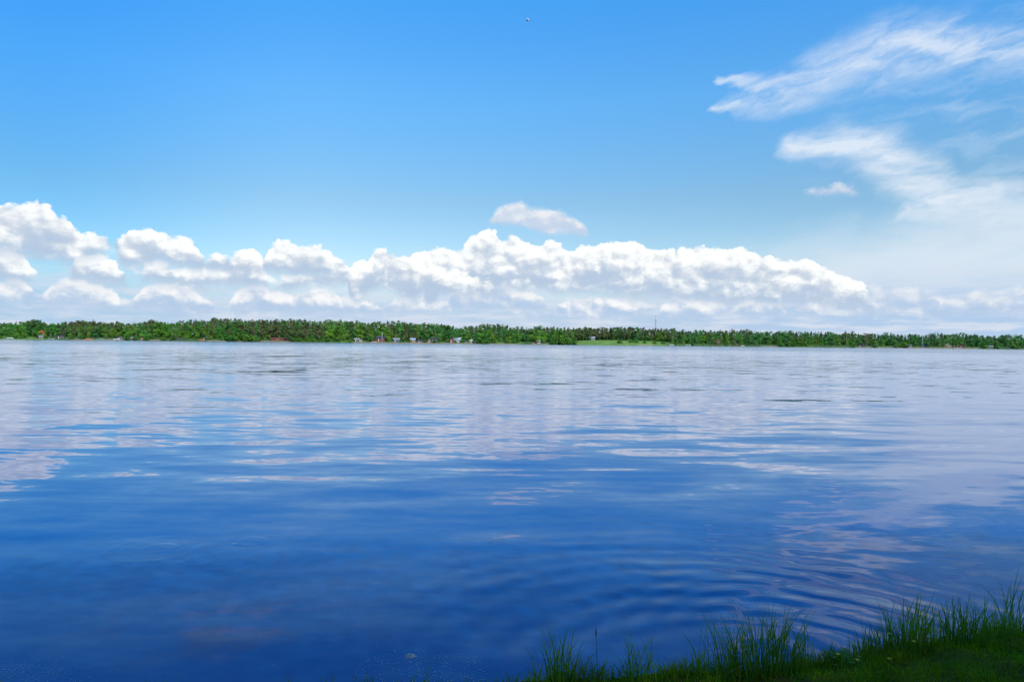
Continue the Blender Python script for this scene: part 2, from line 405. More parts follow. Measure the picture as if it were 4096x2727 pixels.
# ---------------------------------------------------------------- water
def ring(t_, X, Y, c, lam, r0, width, amp):
    dx, dy = X - c[0], Y - c[1]
    r = (dx * dx + dy * dy).sqrt().max(0.01)
    g = (r - r0) / width
    env = (g * g * -1.0).exp() * amp
    s = (r * (2 * math.pi / lam)).cos() * env / r
    return s * dx, s * dy
def make_water():
    m_ = bpy.data.materials.new('lake_water'); m_.use_nodes = True; t_ = m_.node_tree
    b = t_.nodes['Principled BSDF']
    b.inputs['Roughness'].default_value = 0.03; b.inputs['IOR'].default_value = 1.33
    b.inputs['Specular Tint'].default_value = (0.35, 0.75, 1.0, 1)
    b.inputs['Coat Weight'].default_value = 0.12; b.inputs['Coat Roughness'].default_value = 0.03; b.inputs['Coat IOR'].default_value = 1.3
    g = t_.nodes.new('ShaderNodeNewGeometry')
    X, Y, Z = sep(t_, g.outputs['Position'])
    D = (X * X + Y * Y).sqrt()
    sx = sy = 0
    def layer(ax, ay, scale, detail, kx, ky, seed, mod=None):
        c = noise(t_, vec(t_, X * ax + Y * 0.12 * ax, Y * ay - X * 0.04 * ay, seed), scale, detail, 0.5, True)
        a, b_ = (c[0] - 0.5) * kx, (c[1] - 0.5) * ky
        return (a * mod, b_ * mod) if mod is not None else (a, b_)
    patch = noise(t_, vec(t_, X * 0.010, Y * 0.022, 3.0), 1.0, 3, 0.55)
    streak = noise(t_, vec(t_, X * 0.006 + Y * 0.003, Y * 0.055, 7.0), 1.0, 5, 0.68)
    ruff = D.sm(190, 330) * 0.62 + patch.sm(0.5, 0.7) * D.sm(40, 120) * 0.16
    tilt = (streak - 0.5) * D.sm(35, 110) * 0.022 + D.sm(60, 230) * 0.036 + D.sm(12, 45) * 0.013
    near = D.sm(60, 8)
    L = [layer(0.16, 0.55, 1.0, 1.0, 0.030, 0.085, 1.0),
         layer(0.50, 1.70, 1.0, 1.0, 0.045, 0.120, 5.0, D.sm(3, 30, 1.25, 1.1)),
         layer(1.6, 5.0, 1.0, 1.0, 0.040, 0.095, 9.0, D.sm(5, 40, 0.35, 0.6)),
         layer(1.2, 3.0, 1.0, 2.0, 0.25, 0.55, 12.0, ruff),
         layer(4.0, 9.0, 1.0, 1.0, 0.030, 0.045, 21.0, D.sm(25, 6))]
    brk = noise(t_, vec(t_, X * 0.8, Y * 1.1, 2.0), 1.0, 2, 0.5)
    b2n = noise(t_, vec(t_, X * 2.2, Y * 2.8, 4.0), 1.0, 2, 0.5)
    Xw = X + (brk - 0.5) * 0.7; Yw = Y + (brk - 0.5) * 0.4 + (b2n - 0.5) * 0.12
    for cc, lam, r0, wd, am in ((gp(3000, 2760), 0.36, 1.9, 1.4, 0.056), (gp(3300, 2600), 0.25, 1.0, 0.9, 0.046)):
        a_, b2_ = ring(t_, Xw, Yw, cc, lam, r0, wd, am); k_ = brk.sm(0.30, 0.60, 0.2, 1.0) * X.sm(-1.6, 0.7)
        L.append((a_ * k_, b2_ * k_))
    c3 = gp(3500, 1465); wk = ring(t_, X + (streak - 0.5) * 14, Y, c3, 17.0, 55, 42, 0.012); wm_ = D.sm(62, 92); L.append((wk[0] * wm_, wk[1] * wm_))
    for (px, py, r0, wd, lam, am) in ((632, 2193, .19, .05, .13, .07), (620, 2193, .45, .07, .2, .035), (1008, 2165, .17, .06, .12, .05), (850, 2225, .55, .06, .2, .03),
                                      (705, 2242, .10, .05, .08, .05), (790, 2232, .12, .05, .08, .05), (870, 2202, .08, .04, .07, .05), (700, 2204, .05, .03, .06, .08), (632, 2206, .03, .03, .07, .14), (936, 2176, .03, .03, .07, .12)):
        q_ = ring(t_, X + (b2n - 0.5) * 0.05, Y + (b2n - 0.5) * 0.05, gp(px, py), lam, r0, wd, am * 0.7); kq = b2n.sm(0.3, 0.6, 0.25, 1.0); L.append((q_[0] * kq, q_[1] * kq))
    for a, b_ in L:
        sx = a if sx == 0 else sx + a
        sy = b_ if sy == 0 else sy + b_
    sy = sy + tilt
    nn = t_.nodes.new('ShaderNodeVectorMath'); nn.operation = 'NORMALIZE'
    t_.links.new(vec(t_, sx * -1.0, sy * -1.0, 1.0), nn.inputs[0])
    t_.links.new(nn.outputs[0], b.inputs['Normal']); t_.links.new(nn.outputs[0], b.inputs['Coat Normal'])
    # peaty red lake floor glimpsed in the shallows
    q = gp(900, 2500)
    bed = noise(t_, vec(t_, X * 1.0, Y * 1.6), 1.6, 4, 0.6)
    ex, ey = (X - q.x) / 0.95, (Y - q.y) / 0.55
    msk = ((ex * ex + ey * ey) * -1.0).exp() * bed.sm(0.42, 0.66)
    c = mixc(t_, msk * 0.95, (0.0001, 0.056, 0.215), (0.17, 0.05, 0.11))
    t_.links.new(c, b.inputs['Base Color'])
    return m_
M['water'] = make_water()
wm = MB(); wm.add([(-5000, -60, 0), (5000, -60, 0), (5000, 4000, 0), (-5000, 4000, 0)], [(0, 1, 2, 3)])
tag(wm.build('water', M['water']), 'calm blue lake water reflecting sky and clouds', 'water', kind='structure')

# ---------------------------------------------------------------- far shore
SH = [(-2500, 560), (-1200, 590), (0, 650), (700, 690), (1300, 700), (1900, 755), (2500, 800), (3100, 850), (3700, 880), (4096, 900), (5200, 960), (6600, 1050)]
def shoreY(x): return float(np.interp(x, [p[0] for p in SH], [p[1] for p in SH])) + 3 * math.sin(x * 0.013) + 2 * math.sin(x * 0.041)
def shore(x, inland=0.0):
    Y = shoreY(x) + inland; d = ray(x, 1369)
    return d.x / d.y * Y, Y
def meadow(x): return math.exp(-((x - 2480) / 190) ** 4)
HP = [(-6, -0.5), (0, 0.02), (2, 0.5), (6, 1.1), (14, 1.9), (30, 2.6), (60, 3.4), (150, 5.0), (500, 7), (3000, 8)]
def landz(x, s):
    z = float(np.interp(s, [p[0] for p in HP], [p[1] for p in HP]))
    if s > 0: z += meadow(x) * 2.6 * min(1, s / 45)
    return z
SANDY = [(610, 640), (845, 905), (1040, 1165), (1420, 1720), (1720, 1850), (1850, 1925), (1955, 2050), (2140, 2188), (2560, 2600), (3060, 3100), (3440, 3480), (3520, 3600), (3650, 3890), (300, 480), (930, 960)]
mb = MB(); xs = list(np.arange(-2500, 6601, 20)); offs = [-6, 0, 2, 6, 14, 30, 60, 150, 500, 3000]
for x in xs:
    for s in offs:
        X_, Y_ = shore(x, s); mb.v.append((X_, Y_, landz(x, s)))
no = len(offs)
for i in range(len(xs) - 1):
    for j in range(no - 1):
        mb.f.append((i * no + j, (i + 1) * no + j, (i + 1) * no + j + 1, i * no + j + 1))
def land_mat():
    m_ = mat('shore_turf', (0.14, 0.24, 0.038), 0.9, 0.45, 0.12, world=True, color2=(0.08, 0.16, 0.022)); t_ = m_.node_tree
    b = t_.nodes['Principled BSDF']; old = b.inputs['Base Color'].links[0].from_socket
    at_ = t_.nodes.new('ShaderNodeAttribute'); at_.attribute_name = 'sand'
    g = t_.nodes.new('ShaderNodeNewGeometry')
    nz = noise(t_, g.outputs['Position'], 0.35, 3)
    f = (V(t_, at_.outputs['Fac']) + (nz - 0.5) * 0.5).sm(0.3, 0.6)
    at2 = t_.nodes.new('ShaderNodeAttribute'); at2.attribute_name = 'unshaded_turf'
    old = mixc(t_, V(t_, at2.outputs['Fac']), (0.048, 0.095, 0.020), old)  # low values paint shaded ground and reed into the turf colour
    c = mixc(t_, f, old, (0.26, 0.21, 0.13)); t_.links.new(c, b.inputs['Base Color'])
    return m_
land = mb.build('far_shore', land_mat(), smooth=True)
tag(land, 'low green far shore with sandy strips', 'shore', kind='structure')
at_ = land.data.attributes.new('sand', 'FLOAT', 'POINT')
vals = []
for x in xs:
    on = any(a - 10 <= x <= b + 10 for a, b in SANDY)
    for s in offs: vals.append((1.0 if on and 0 <= s <= 2 else 0.4 if s <= 0 else 0.0))
at_.data.foreach_set('value', vals)
at_ = land.data.attributes.new('unshaded_turf', 'FLOAT', 'POINT')
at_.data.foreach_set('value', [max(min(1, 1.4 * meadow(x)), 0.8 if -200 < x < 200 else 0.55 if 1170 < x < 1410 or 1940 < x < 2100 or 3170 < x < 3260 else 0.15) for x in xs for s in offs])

# ---------------------------------------------------------------- trees: one mesh pair per variety
def rotq(n, rng, nrm=None):
    v = rng.normal(size=(n, 3)); v[:, 2] = np.abs(v[:, 2]) * 0.8 + 0.2
    if nrm is not None: v = v * 0.45 + nrm * 1.1
    v /= np.linalg.norm(v, axis=1)[:, None]
    a = rng.normal(size=(n, 3)); a -= v * (a * v).sum(1)[:, None]; a /= np.linalg.norm(a, axis=1)[:, None]
    return a, np.cross(v, a)
def leaves(cen, size, rng, aspect=0.7, nrm=None):
    n = len(cen); a, b = rotq(n, rng, nrm); s = (size * rng.uniform(0.6, 1.3, n))[:, None] * 0.5
    j = rng.uniform(0.6, 1.3, (4, n, 1))
    v = np.stack([cen - a * s * j[0], cen - b * s * aspect * j[1], cen + a * s * j[2], cen + b * s * aspect * j[3]], 1).reshape(-1, 3)
    return v, np.arange(4 * n).reshape(n, 4)
def shell(c, r, n, rng, flat=1.0):
    d = rng.normal(size=(n, 3)); d /= np.linalg.norm(d, axis=1)[:, None]
    rr = r * rng.uniform(0.45, 1.08, n) ** 0.6
    return np.array(c) + d * rr[:, None] * np.array([1, 1, flat])
def crown_pts(kind, rng, k=1.0):
    P = []
    if kind in ('broad', 'lime', 'cool'):
        for i in range(20):
            z = rng.uniform(2.0, 18.2); rel = (z - 1.5) / 17.5
            R_ = 4.6 * math.sin(math.pi * min(1, 0.16 + 0.80 * rel)) ** 0.7; a = rng.uniform(0, 6.283); q = R_ * rng.uniform(0.2, 0.8)
            P.append(shell((q * math.cos(a), q * math.sin(a), z), rng.uniform(1.4, 2.5), int(56 * k), rng, 0.8))
    elif kind == 'birch':
        for i in range(20):
            z = rng.uniform(2.4, 19.0); rel = (z - 2) / 18
            R_ = 3.2 * math.sin(math.pi * (0.10 + 0.84 * rel)) ** 0.8; a = rng.uniform(0, 6.283); q = R_ * rng.uniform(0.15, 0.85)
            P.append(shell((q * math.cos(a), q * math.sin(a), z), rng.uniform(1.0, 1.8), int(46 * k), rng, 1.25))
    elif kind == 'pine':
        for i in range(22):
            z = rng.uniform(5.5, 19.2); rel = (z - 5) / 15
            R_ = 3.6 * (1 - rel * 0.66) * (0.55 + 0.45 * min(1, rel * 4)); a = rng.uniform(0, 6.283); q = R_ * rng.uniform(0.3, 0.9)
            P.append(shell((q * math.cos(a), q * math.sin(a), z), rng.uniform(1.1, 1.9) * (1.1 - 0.4 * rel), int(44 * k), rng, 0.6))
        P.append(shell((0, 0, 19.0), 0.7, int(30 * k), rng, 1.3))
    elif kind == 'spruce':
        for z in np.arange(1.2, 19.6, 0.75):
            R_ = 3.5 * (1 - z / 20.4) + 0.15; n = max(7, int(46 * k * (R_ / 3) ** 1.1))
            a = rng.uniform(0, 6.283, n); q = R_ * rng.uniform(0.15, 1, n) ** 0.6
            P.append(np.stack([q * np.cos(a), q * np.sin(a), z - q * 0.32 + rng.normal(0, 0.18, n)], 1))
    elif kind == 'bush':
        for i in range(9):
            a = rng.uniform(0, 6.283); q = rng.uniform(0, 1.7)
            P.append(shell((q * math.cos(a), q * math.sin(a), rng.uniform(0.6, 2.5 - q * 0.5)), rng.uniform(0.8, 1.2), int(46 * k), rng, 0.9))
    return np.concatenate(P)
SIZE = {'broad': 0.95, 'lime': 0.95, 'cool': 0.95, 'birch': 0.75, 'pine': 0.8, 'spruce': 0.75, 'bush': 0.6}
BARK = {'broad': 'dbark', 'lime': 'dbark', 'cool': 'dbark', 'birch': 'bbark', 'pine': 'pbark', 'spruce': 'dbark', 'bush': 'dbark'}
def trunk_mesh(kind, rng):
    q = MB(); top = {'bush': 1.8, 'pine': 18.5, 'spruce': 19}.get(kind, 15.5)
    r0 = {'bush': 0.09, 'pine': 0.26, 'birch': 0.17, 'spruce': 0.24}.get(kind, 0.24)
    pts = [(0, 0, -0.6)]; x = y = 0
    for i in range(1, 7):
        x += rng.uniform(-0.18, 0.18); y += rng.uniform(-0.18, 0.18); pts.append((x, y, top * i / 6))
    q.tube(pts, [r0 * (1.15 - 0.9 * i / 6) for i in range(7)], 6)
    if kind not in ('spruce',):
        for i in range(5):
            k = rng.integers(2, 6); p = Vector(pts[k]); a = rng.uniform(0, 6.283); L_ = rng.uniform(1.2, 2.6) * (0.4 if kind == 'bush' else 1)
            e = p + Vector((L_ * math.cos(a), L_ * math.sin(a), L_ * rng.uniform(0.3, 0.9)))
            q.tube([p, (p + e) / 2 + Vector((0, 0, 0.15)), e], [r0 * 0.35, r0 * 0.22, 0.03], 5)
    return q.mesh('trunk', M[BARK[kind]], True)
rng = np.random.default_rng(11)
PROTO = {}
for kind, n in (('broad', 5), ('lime', 2), ('cool', 4), ('birch', 4), ('pine', 5), ('spruce', 3), ('bush', 3)):
    PROTO[kind] = []
    for i in range(n):
        P = crown_pts(kind, rng); C0 = P - np.array([0, 0, P[:, 2].mean() - 1.5]); C0[:, 2] *= 0.35; N_ = C0 / (np.linalg.norm(C0, axis=1)[:, None] + .3)
        N_[:, 2] += 0.35; v, f = leaves(P, SIZE[kind], rng, 0.7, N_)
        PROTO[kind].append((npmesh('crown', v, f, M['shrub' if kind == 'bush' else kind]), trunk_mesh(kind, rng)))
NAME = {'broad': 'broadleaf_tree', 'lime': 'broadleaf_tree', 'cool': 'broadleaf_tree', 'birch': 'birch_tree', 'pine': 'pine_tree', 'spruce': 'spruce_tree', 'bush': 'shrub'}

SKY = [(-2500,1245),(-1500,1255),(-600,1270),(0,1288),(50,1289),(90,1284),(104,1278),(140,1274),(165,1280),(180,1290),(240,1289),(285,1285),(320,1279),(360,1280),(430,1287),(460,1283),(490,1289),(550,1292),(580,1283),(595,1278),(645,1279),(670,1283),(700,1286),(760,1278),(790,1277),(830,1281),(840,1272),(890,1271),(930,1270),(980,1278),(1030,1275),(1080,1275),(1130,1276),(1190,1275),(1250,1277),(1320,1278),(1370,1276),(1430,1283),(1500,1284),(1530,1284),(1600,1281),(1640,1290),(1690,1287),(1720,1290),(1775,1291),(1825,1302),(1840,1311),(1865,1300),(1890,1302),(1915,1296),(1945,1291),(1970,1293),(2020,1291),(2040,1303),(2090,1305),(2120,1309),(2150,1299),(2170,1309),(2215,1305),(2240,1305),(2260,1309),(2300,1309),(2345,1305),(2380,1309),(2445,1305),(2515,1302),(2570,1309),(2620,1309),(2680,1309),(2730,1317),(2810,1317),(2870,1320),(2910,1318),(2975,1315),(3020,1321),(3100,1322),(3140,1320),(3190,1320),(3240,1324),(3285,1322),(3315,1324),(3360,1330),(3395,1324),(3450,1331),(3520,1330),(3565,1328),(3610,1336),(3645,1331),(3690,1340),(3712,1331),(3740,1326),(3780,1330),(3840,1327),(3880,1335),(3915,1334),(3938,1345),(3955,1338),(4030,1335),(4096,1336),(4600,1335),(5600,1340),(6600,1340)]
def skyline(x): return float(np.interp(x, [p[0] for p in SKY], [p[1] for p in SKY]))
def hor(x): return 1368.5 + (x - 2048) * 43 / 4096
rnd = random.Random(5)
TREES = []          # (photo x, kind, row, root, height)
def plant(x, inland, kind, ytop=None, H=None, wide=1.0, row=''):
    X_, Y_ = shore(x, inland); z = landz(x, inland)
    if H is None: H = EYE.z + Y_ * (hor(x) - ytop) / F - z
    H = max(H, 2.0)
    cm, tm = rnd.choice(PROTO[kind]); base = 3.3 if kind == 'bush' else 20.0
    s = H / base; ws = (0.35 + 0.65 * s) * wide * rnd.uniform(0.98, 1.28) if kind != 'bush' else s * wide
    o = empty(NAME[kind], (X_, Y_, z - 0.1), rnd.uniform(0, 6.28), (ws, ws, s))
    link(bpy.data.objects.new('trunk', tm), o)
    link(bpy.data.objects.new('crown', cm), o)
    TREES.append([x, kind, row, o, H])
    return o
# what grows where: (x from, x to, kinds of the front row, share of the skyline height, kinds of the second row)
B, L_, C, I, P_, S_ = 'broad', 'lime', 'cool', 'birch', 'pine', 'spruce'
ZONES = [(-120, 100, [B, B, I, C], .72, [B, C, P_]), (100, 150, [B, C], .55, [P_, C]), (150, 250, [B, B, C, I], .75, [B, C]),
 (250, 325, [B, P_, I], .80, [P_]), (325, 470, [B, B, I, C], .78, [P_, P_, B]), (470, 620, [B, C, B, I], .84, [P_, B, P_]),
 (620, 840, [B, B, I, L_], .84, [P_, P_, B]), (840, 1005, [B, B, I], .66, [P_]), (1005, 1270, [P_], .90, [P_]),
 (1270, 1320, [B, B, P_], .80, [P_, B]), (1320, 1375, [L_, B], .92, [B, P_]), (1375, 1560, [B, I, B, C], .78, [B, P_, C]),
 (1560, 1845, [B, I, C, P_], .80, [P_, C, B]), (1845, 1925, [I, C, B], .82, [S_, P_, C]), (1925, 2040, [B, C, I], .74, [S_, S_, P_]),
 (2040, 2260, [B, B, C, B], .90, [B, C]), (2260, 2315, [B, B], .80, [P_]), (2690, 2850, [I, L_, I], .66, [P_, C]),
 (2850, 3000, [B, I, C], .72, [C, P_, B]), (3000, 3240, [C, B, I], .74, [C, P_]), (3240, 3500, [C, I, B, C], .76, [C, P_, P_]),
 (3500, 3730, [I, C, C, B], .72, [C, S_, C]), (3730, 3890, [I, I], .52, [C, S_]), (3890, 4220, [C, C, I], .78, [C, C, S_])]
for (a, b, kf, share, kb) in ZONES:
    x = a
    while x < b:                       # front row
        kd = rnd.choice(kf); Y_ = shoreY(x)
        top = hor(x) - (hor(x) - skyline(x)) * share * rnd.uniform(0.76, 1.10)
        plant(x, rnd.uniform(13, 24) if 1375 < x < 1920 else rnd.uniform(5, 15), kd, top, row='front')
        x += rnd.uniform(4.2, 9.6) * F / Y_ * (0.82 if kd in (I, P_) else 1.0) * 1.28
    x = a + 10
    while x < b:                       # second row, up to the skyline
        kd = rnd.choice(kb); Y_ = shoreY(x) + 40
        plant(x, rnd.uniform(34, 52), kd, skyline(x) + rnd.choice([-4, -2, 0, 2, 4, 8, 13]) + rnd.uniform(-1, 2), row='second', wide=1.12 if x > 2900 else 1.0)
        x += rnd.uniform(3.6, 9.2) * F / Y_ * (0.82 if kd in (I, P_) else 1.0) * 1.28
# pines standing behind the meadow
x = 2318
while x < 2545:
    plant(x, rnd.uniform(62, 80), 'pine', skyline(x) + rnd.uniform(0, 5), row='front'); x += rnd.uniform(11, 17)
x = 2545
while x < 2690:
    plant(x, rnd.uniform(50, 70), rnd.choice([C, B, P_, C]), skyline(x) + rnd.uniform(3, 14), row='front'); x += rnd.uniform(16, 23)
big = plant(143, 30, 'cool', 1273, wide=1.55, row='special')
big2 = plant(2152, 34, 'broad', 1298, wide=1.2, row='special')
# shrubs along the water
for (x, s, h, wd) in [(3, 5, 4, 1.2), (62, 6, 6, 1), (85, 6, 4, 1.2), (155, 14, 4.2, 1), (178, 13, 4.6, 1), (330, 5, 5, 1.1), (290, 4, 3.5, 1), (510, 3, 7, 1), (540, 3, 5.5, 1.1), (580, 3, 7, 1.05), (655, 3, 6, 1.1), (690, 3, 5.5, 1),
                      (920, 3, 9.5, 1.05), (948, 3, 8.5, 1.1), (980, 3, 9, 1.1), (1005, 3, 8, 1), (1035, 4, 5.5, 1), (1172, 4, 5.8, 1.1), (1196, 4, 5.0, 1.1), (1226, 6, 6.4, 1.1), (1254, 5, 6.0, 1.2), (1284, 5, 6.0, 1.2), (1312, 5, 5.6, 1.2), (1345, 5, 5.8, 1.2), (1400, 4, 5.0, 1.1),
                      (1480, 8, 8.5, .9), (1556, 6, 5.5, .9), (1608, 6, 4.5, 1), (1634, 6, 5, .8), (1700, 6, 4.2, 1), (1760, 5, 4, 1), (1790, 6, 5.5, .8), (1821, 5, 4.0, .8), (1848, 6, 5, .9), (1872, 6, 5.5, .8), (1735, 3, 5, 1), (1910, 3, 9, 1), (1935, 3, 9.5, 1.05), (1975, 8, 9, 1), (2030, 8, 7, 1.1), (2060, 8, 8, 1), (2215, 3, 8, 1), (2240, 3, 10, 1), (2270, 3, 9.5, 1), (2298, 3, 9, 1),
                      (2478, 9, 6.5, .8), (2525, 20, 6.5, 1), (2548, 20, 5.5, 1), (2580, 16, 4, 1.4), (2620, 14, 3.4, 1.5), (2655, 14, 4.0, 1.4), (2700, 5, 3.2, 1.5), (2770, 4, 4, 1.2), (2905, 5, 4, 1.2), (3125, 4, 6.5, 1.15), (3150, 4, 7.5, 1.1), (3172, 4, 7, 1),
                      (3200, 6, 5, 1.3), (3225, 6, 4.4, 1.3), (3410, 3, 4.5, 1.2), (3500, 4, 7, 1), (3590, 4, 7, 1.05), (3618, 4, 8.5, 1), (3940, 4, 6, 1.1), (3985, 4, 7, 1.1), (4060, 4, 7, 1.1)]:
    plant(x, s, 'bush', H=h, wide=wd, row='shore')

# the wood behind, one mass of tree crowns
def forest():
    rg = np.random.default_rng(3); VV = {}; 
    x = -2400
    for line, (inl, drop) in enumerate(((56, 34), (62, 22), (75, 3.5), (90, 6), (105, 1.0))):
        x = -2400.0
        while x < 6500:
            inside = -60 < x < 4200
            kinds = ['pine', 'pine', 'cool'] if 230 < x < 3000 else ['cool', 'spruce', 'pine'] if x >= 3000 else ['broad', 'cool', 'pine']
            kd = kinds[rg.integers(len(kinds))]
            if drop > 9: kd = 'cool' if rg.random() < .7 else 'broad'
            xi = inl + rg.uniform(-12, 12)
            X_, Y_ = shore(x, xi); z = landz(x, xi)
            ytop = skyline(x) + rg.uniform(-2.5, 7) + drop
            if drop > 9 and 2300 < x < 2700: xi = inl + 30; X_, Y_ = shore(x, xi); z = landz(x, xi)
            H = EYE.z + Y_ * (hor(x) - ytop) / F - z
            P = crown_pts(kd, rg, 0.55) ; s = H / 20.0; ws = 0.35 + 0.65 * s
            if drop > 9: P[:, 2] = P[:, 2] * 1.15 - 2.5; ws *= 1.3
            P = P * np.array([ws, ws, s]) + np.array([X_, Y_, z])
            VV.setdefault(kd, []).append((P, SIZE[kd] * 1.25))
            x += rg.uniform(8, 19)
            if not inside: x += 14
    # trees of the front rows beyond the frame
    for a, b in ((-2400, -130), (4230, 6500)):
        x = a
        while x < b:
            kd = ['broad', 'cool', 'birch'][rg.integers(3)]; xi = rg.uniform(10, 45)
            X_, Y_ = shore(x, xi); z = landz(x, xi); H = rg.uniform(14, 19)
            s = H / 20; P = crown_pts(kd, rg, 0.4) * np.array([s, s, s]) + np.array([X_, Y_, z])
            VV.setdefault(kd, []).append((P, SIZE[kd] * 1.4)); x += rg.uniform(14, 24)
    vs, fs, mi, base = [], [], [], 0
    me_m = []
    for i, (kd, lst) in enumerate(VV.items()):
        me_m.append(M[kd])
        for P, s in lst:
            v, f = leaves(P, s, rg); vs.append(v); fs.append(f + base); base += len(v); mi.append(np.full(len(f), i))
    me = npmesh('forest', np.concatenate(vs), np.concatenate(fs), None)
    for q in me_m: me.materials.append(q)
    me.polygons.foreach_set('material_index', np.concatenate(mi).astype(np.int32))
    o = link(bpy.data.objects.new('forest', me))
    tag(o, 'mass of the far wood closing up behind the shore trees', 'forest', kind='stuff')
forest()

# ---------------------------------------------------------------- cabins, boats, masts on the far shore
def pmat(name, c, rough=0.6, var=0.15): 
    if name not in M: M[name] = mat(name, c, rough, var, 1.2)
    return M[name]
W = {'red': pmat('falu_red_boards', (0.20, 0.035, 0.028)), 'white': pmat('white_boards', (0.50, 0.50, 0.49)), 'grey': pmat('grey_boards', (0.26, 0.26, 0.26)),
     'brown': pmat('brown_boards', (0.14, 0.075, 0.045)), 'dark': pmat('dark_boards', (0.045, 0.042, 0.045)), 'blue': pmat('blue_boards', (0.06, 0.09, 0.16)), 'tan': pmat('tan_boards', (0.38, 0.28, 0.19)),
     'rred': pmat('red_roof_sheet', (0.42, 0.06, 0.05)), 'rdark': pmat('dark_roof_felt', (0.035, 0.038, 0.055)), 'rpale': pmat('pale_roof_sheet', (0.30, 0.36, 0.41)), 'rbrown': pmat('brown_roof_felt', (0.16, 0.06, 0.05)), 'rgrey': pmat('grey_roof_sheet', (0.25, 0.26, 0.28)),
     'glass': pmat('window_glass', (0.03, 0.04, 0.05), 0.1), 'orange': pmat('orange_hull', (0.75, 0.17, 0.03), 0.35), 'teal': pmat('teal_hull', (0.03, 0.30, 0.25), 0.35), 'hull': pmat('white_hull', (0.62, 0.62, 0.62), 0.4), 'ghull': pmat('grey_hull', (0.45, 0.46, 0.48), 0.4), 'steel': pmat('mast_steel', (0.30, 0.31, 0.33), 0.5), 'wood': pmat('weathered_wood', (0.34, 0.23, 0.15), 0.8), 'stone': pmat('pale_stone', (0.42, 0.40, 0.36), 0.85)}
LAND = []           # landmarks for telling trees apart: (x, phrase)
def cabin(x, inland, w_, d_, h_, rh, wall, roof, label, name='cabin', rz=0.0, gable='side', chimney=False, cat='cabin', short=None, trim=None, group=None):
    X_, Y_ = shore(x, inland); z = landz(x, inland) - 0.15
    o = empty(name, (X_, Y_, z), rz + math.atan2(-X_, Y_)); tag(o, label, cat, group)
    q = MB()
    if gable == 'front':     # ridge runs towards the lake
        vs = [(-w_/2,-d_/2,0),(w_/2,-d_/2,0),(w_/2,d_/2,0),(-w_/2,d_/2,0),(-w_/2,-d_/2,h_),(w_/2,-d_/2,h_),(w_/2,d_/2,h_),(-w_/2,d_/2,h_),(0,-d_/2,h_+rh),(0,d_/2,h_+rh)]
        q.add(vs, [(0,1,5,8,4),(1,2,6,5),(2,3,7,9,6),(3,0,4,7)])
    else:
        vs = [(-w_/2,-d_/2,0),(w_/2,-d_/2,0),(w_/2,d_/2,0),(-w_/2,d_/2,0),(-w_/2,-d_/2,h_),(w_/2,-d_/2,h_),(w_/2,d_/2,h_),(-w_/2,d_/2,h_),(-w_/2,0,h_+rh),(w_/2,0,h_+rh)]
        q.add(vs, [(0,1,5,4),(1,2,6,9,5),(2,3,7,6),(3,0,4,8,7)])
    q.build('wall', W[wall], o)
    r_ = MB(); e = 0.35; th = 0.14
    for sgn in (-1, 1):
        if gable == 'front':
            k = rh / (w_/2); a = (sgn*(w_/2+e), h_-e*k+0.02); b = (0, h_+rh+0.02)
            vs = [(a[0],-d_/2-e,a[1]),(a[0],d_/2+e,a[1]),(b[0],d_/2+e,b[1]),(b[0],-d_/2-e,b[1])]
        else:
            k = rh / (d_/2); a = (sgn*(d_/2+e), h_-e*k+0.02); b = (0, h_+rh+0.02)
            vs = [(-w_/2-e,a[0],a[1]),(w_/2+e,a[0],a[1]),(w_/2+e,b[0],b[1]),(-w_/2-e,b[0],b[1])]
        vs += [(v[0], v[1], v[2] + th) for v in vs]
        r_.add(vs, [(0,1,2,3),(4,7,6,5),(0,4,5,1),(1,5,6,2),(2,6,7,3),(3,7,4,0)])
    ro = r_.build('roof', W[roof], o)
    if chimney:
        c = MB(); c.box((w_*0.2, 0.4, h_+rh+0.2), (0.7, 0.7, 1.5)); c.build('chimney', W['rbrown'], ro)
    dr = MB(); dr.box((-w_*0.2, -d_/2-0.03, h_*0.4), (0.9, 0.06, h_*0.8)); dr.build('door', W[trim or ('white' if wall in ('red','dark','brown','blue') else 'brown')], o)
    for xx in ((0.22,) if w_ < 4.5 else (0.1, 0.34)):
        f_ = MB(); f_.box((w_*xx, -d_/2-0.03, h_*0.55), (1.1, 0.06, 1.0)); fo = f_.build('window', W['white' if wall != 'white' else 'brown'], o)
        p_ = MB(); p_.box((w_*xx, -d_/2-0.07, h_*0.55), (0.86, 0.03, 0.76)); p_.build('pane', W['glass'], fo)
    if short: LAND.append((x, short))
    return o
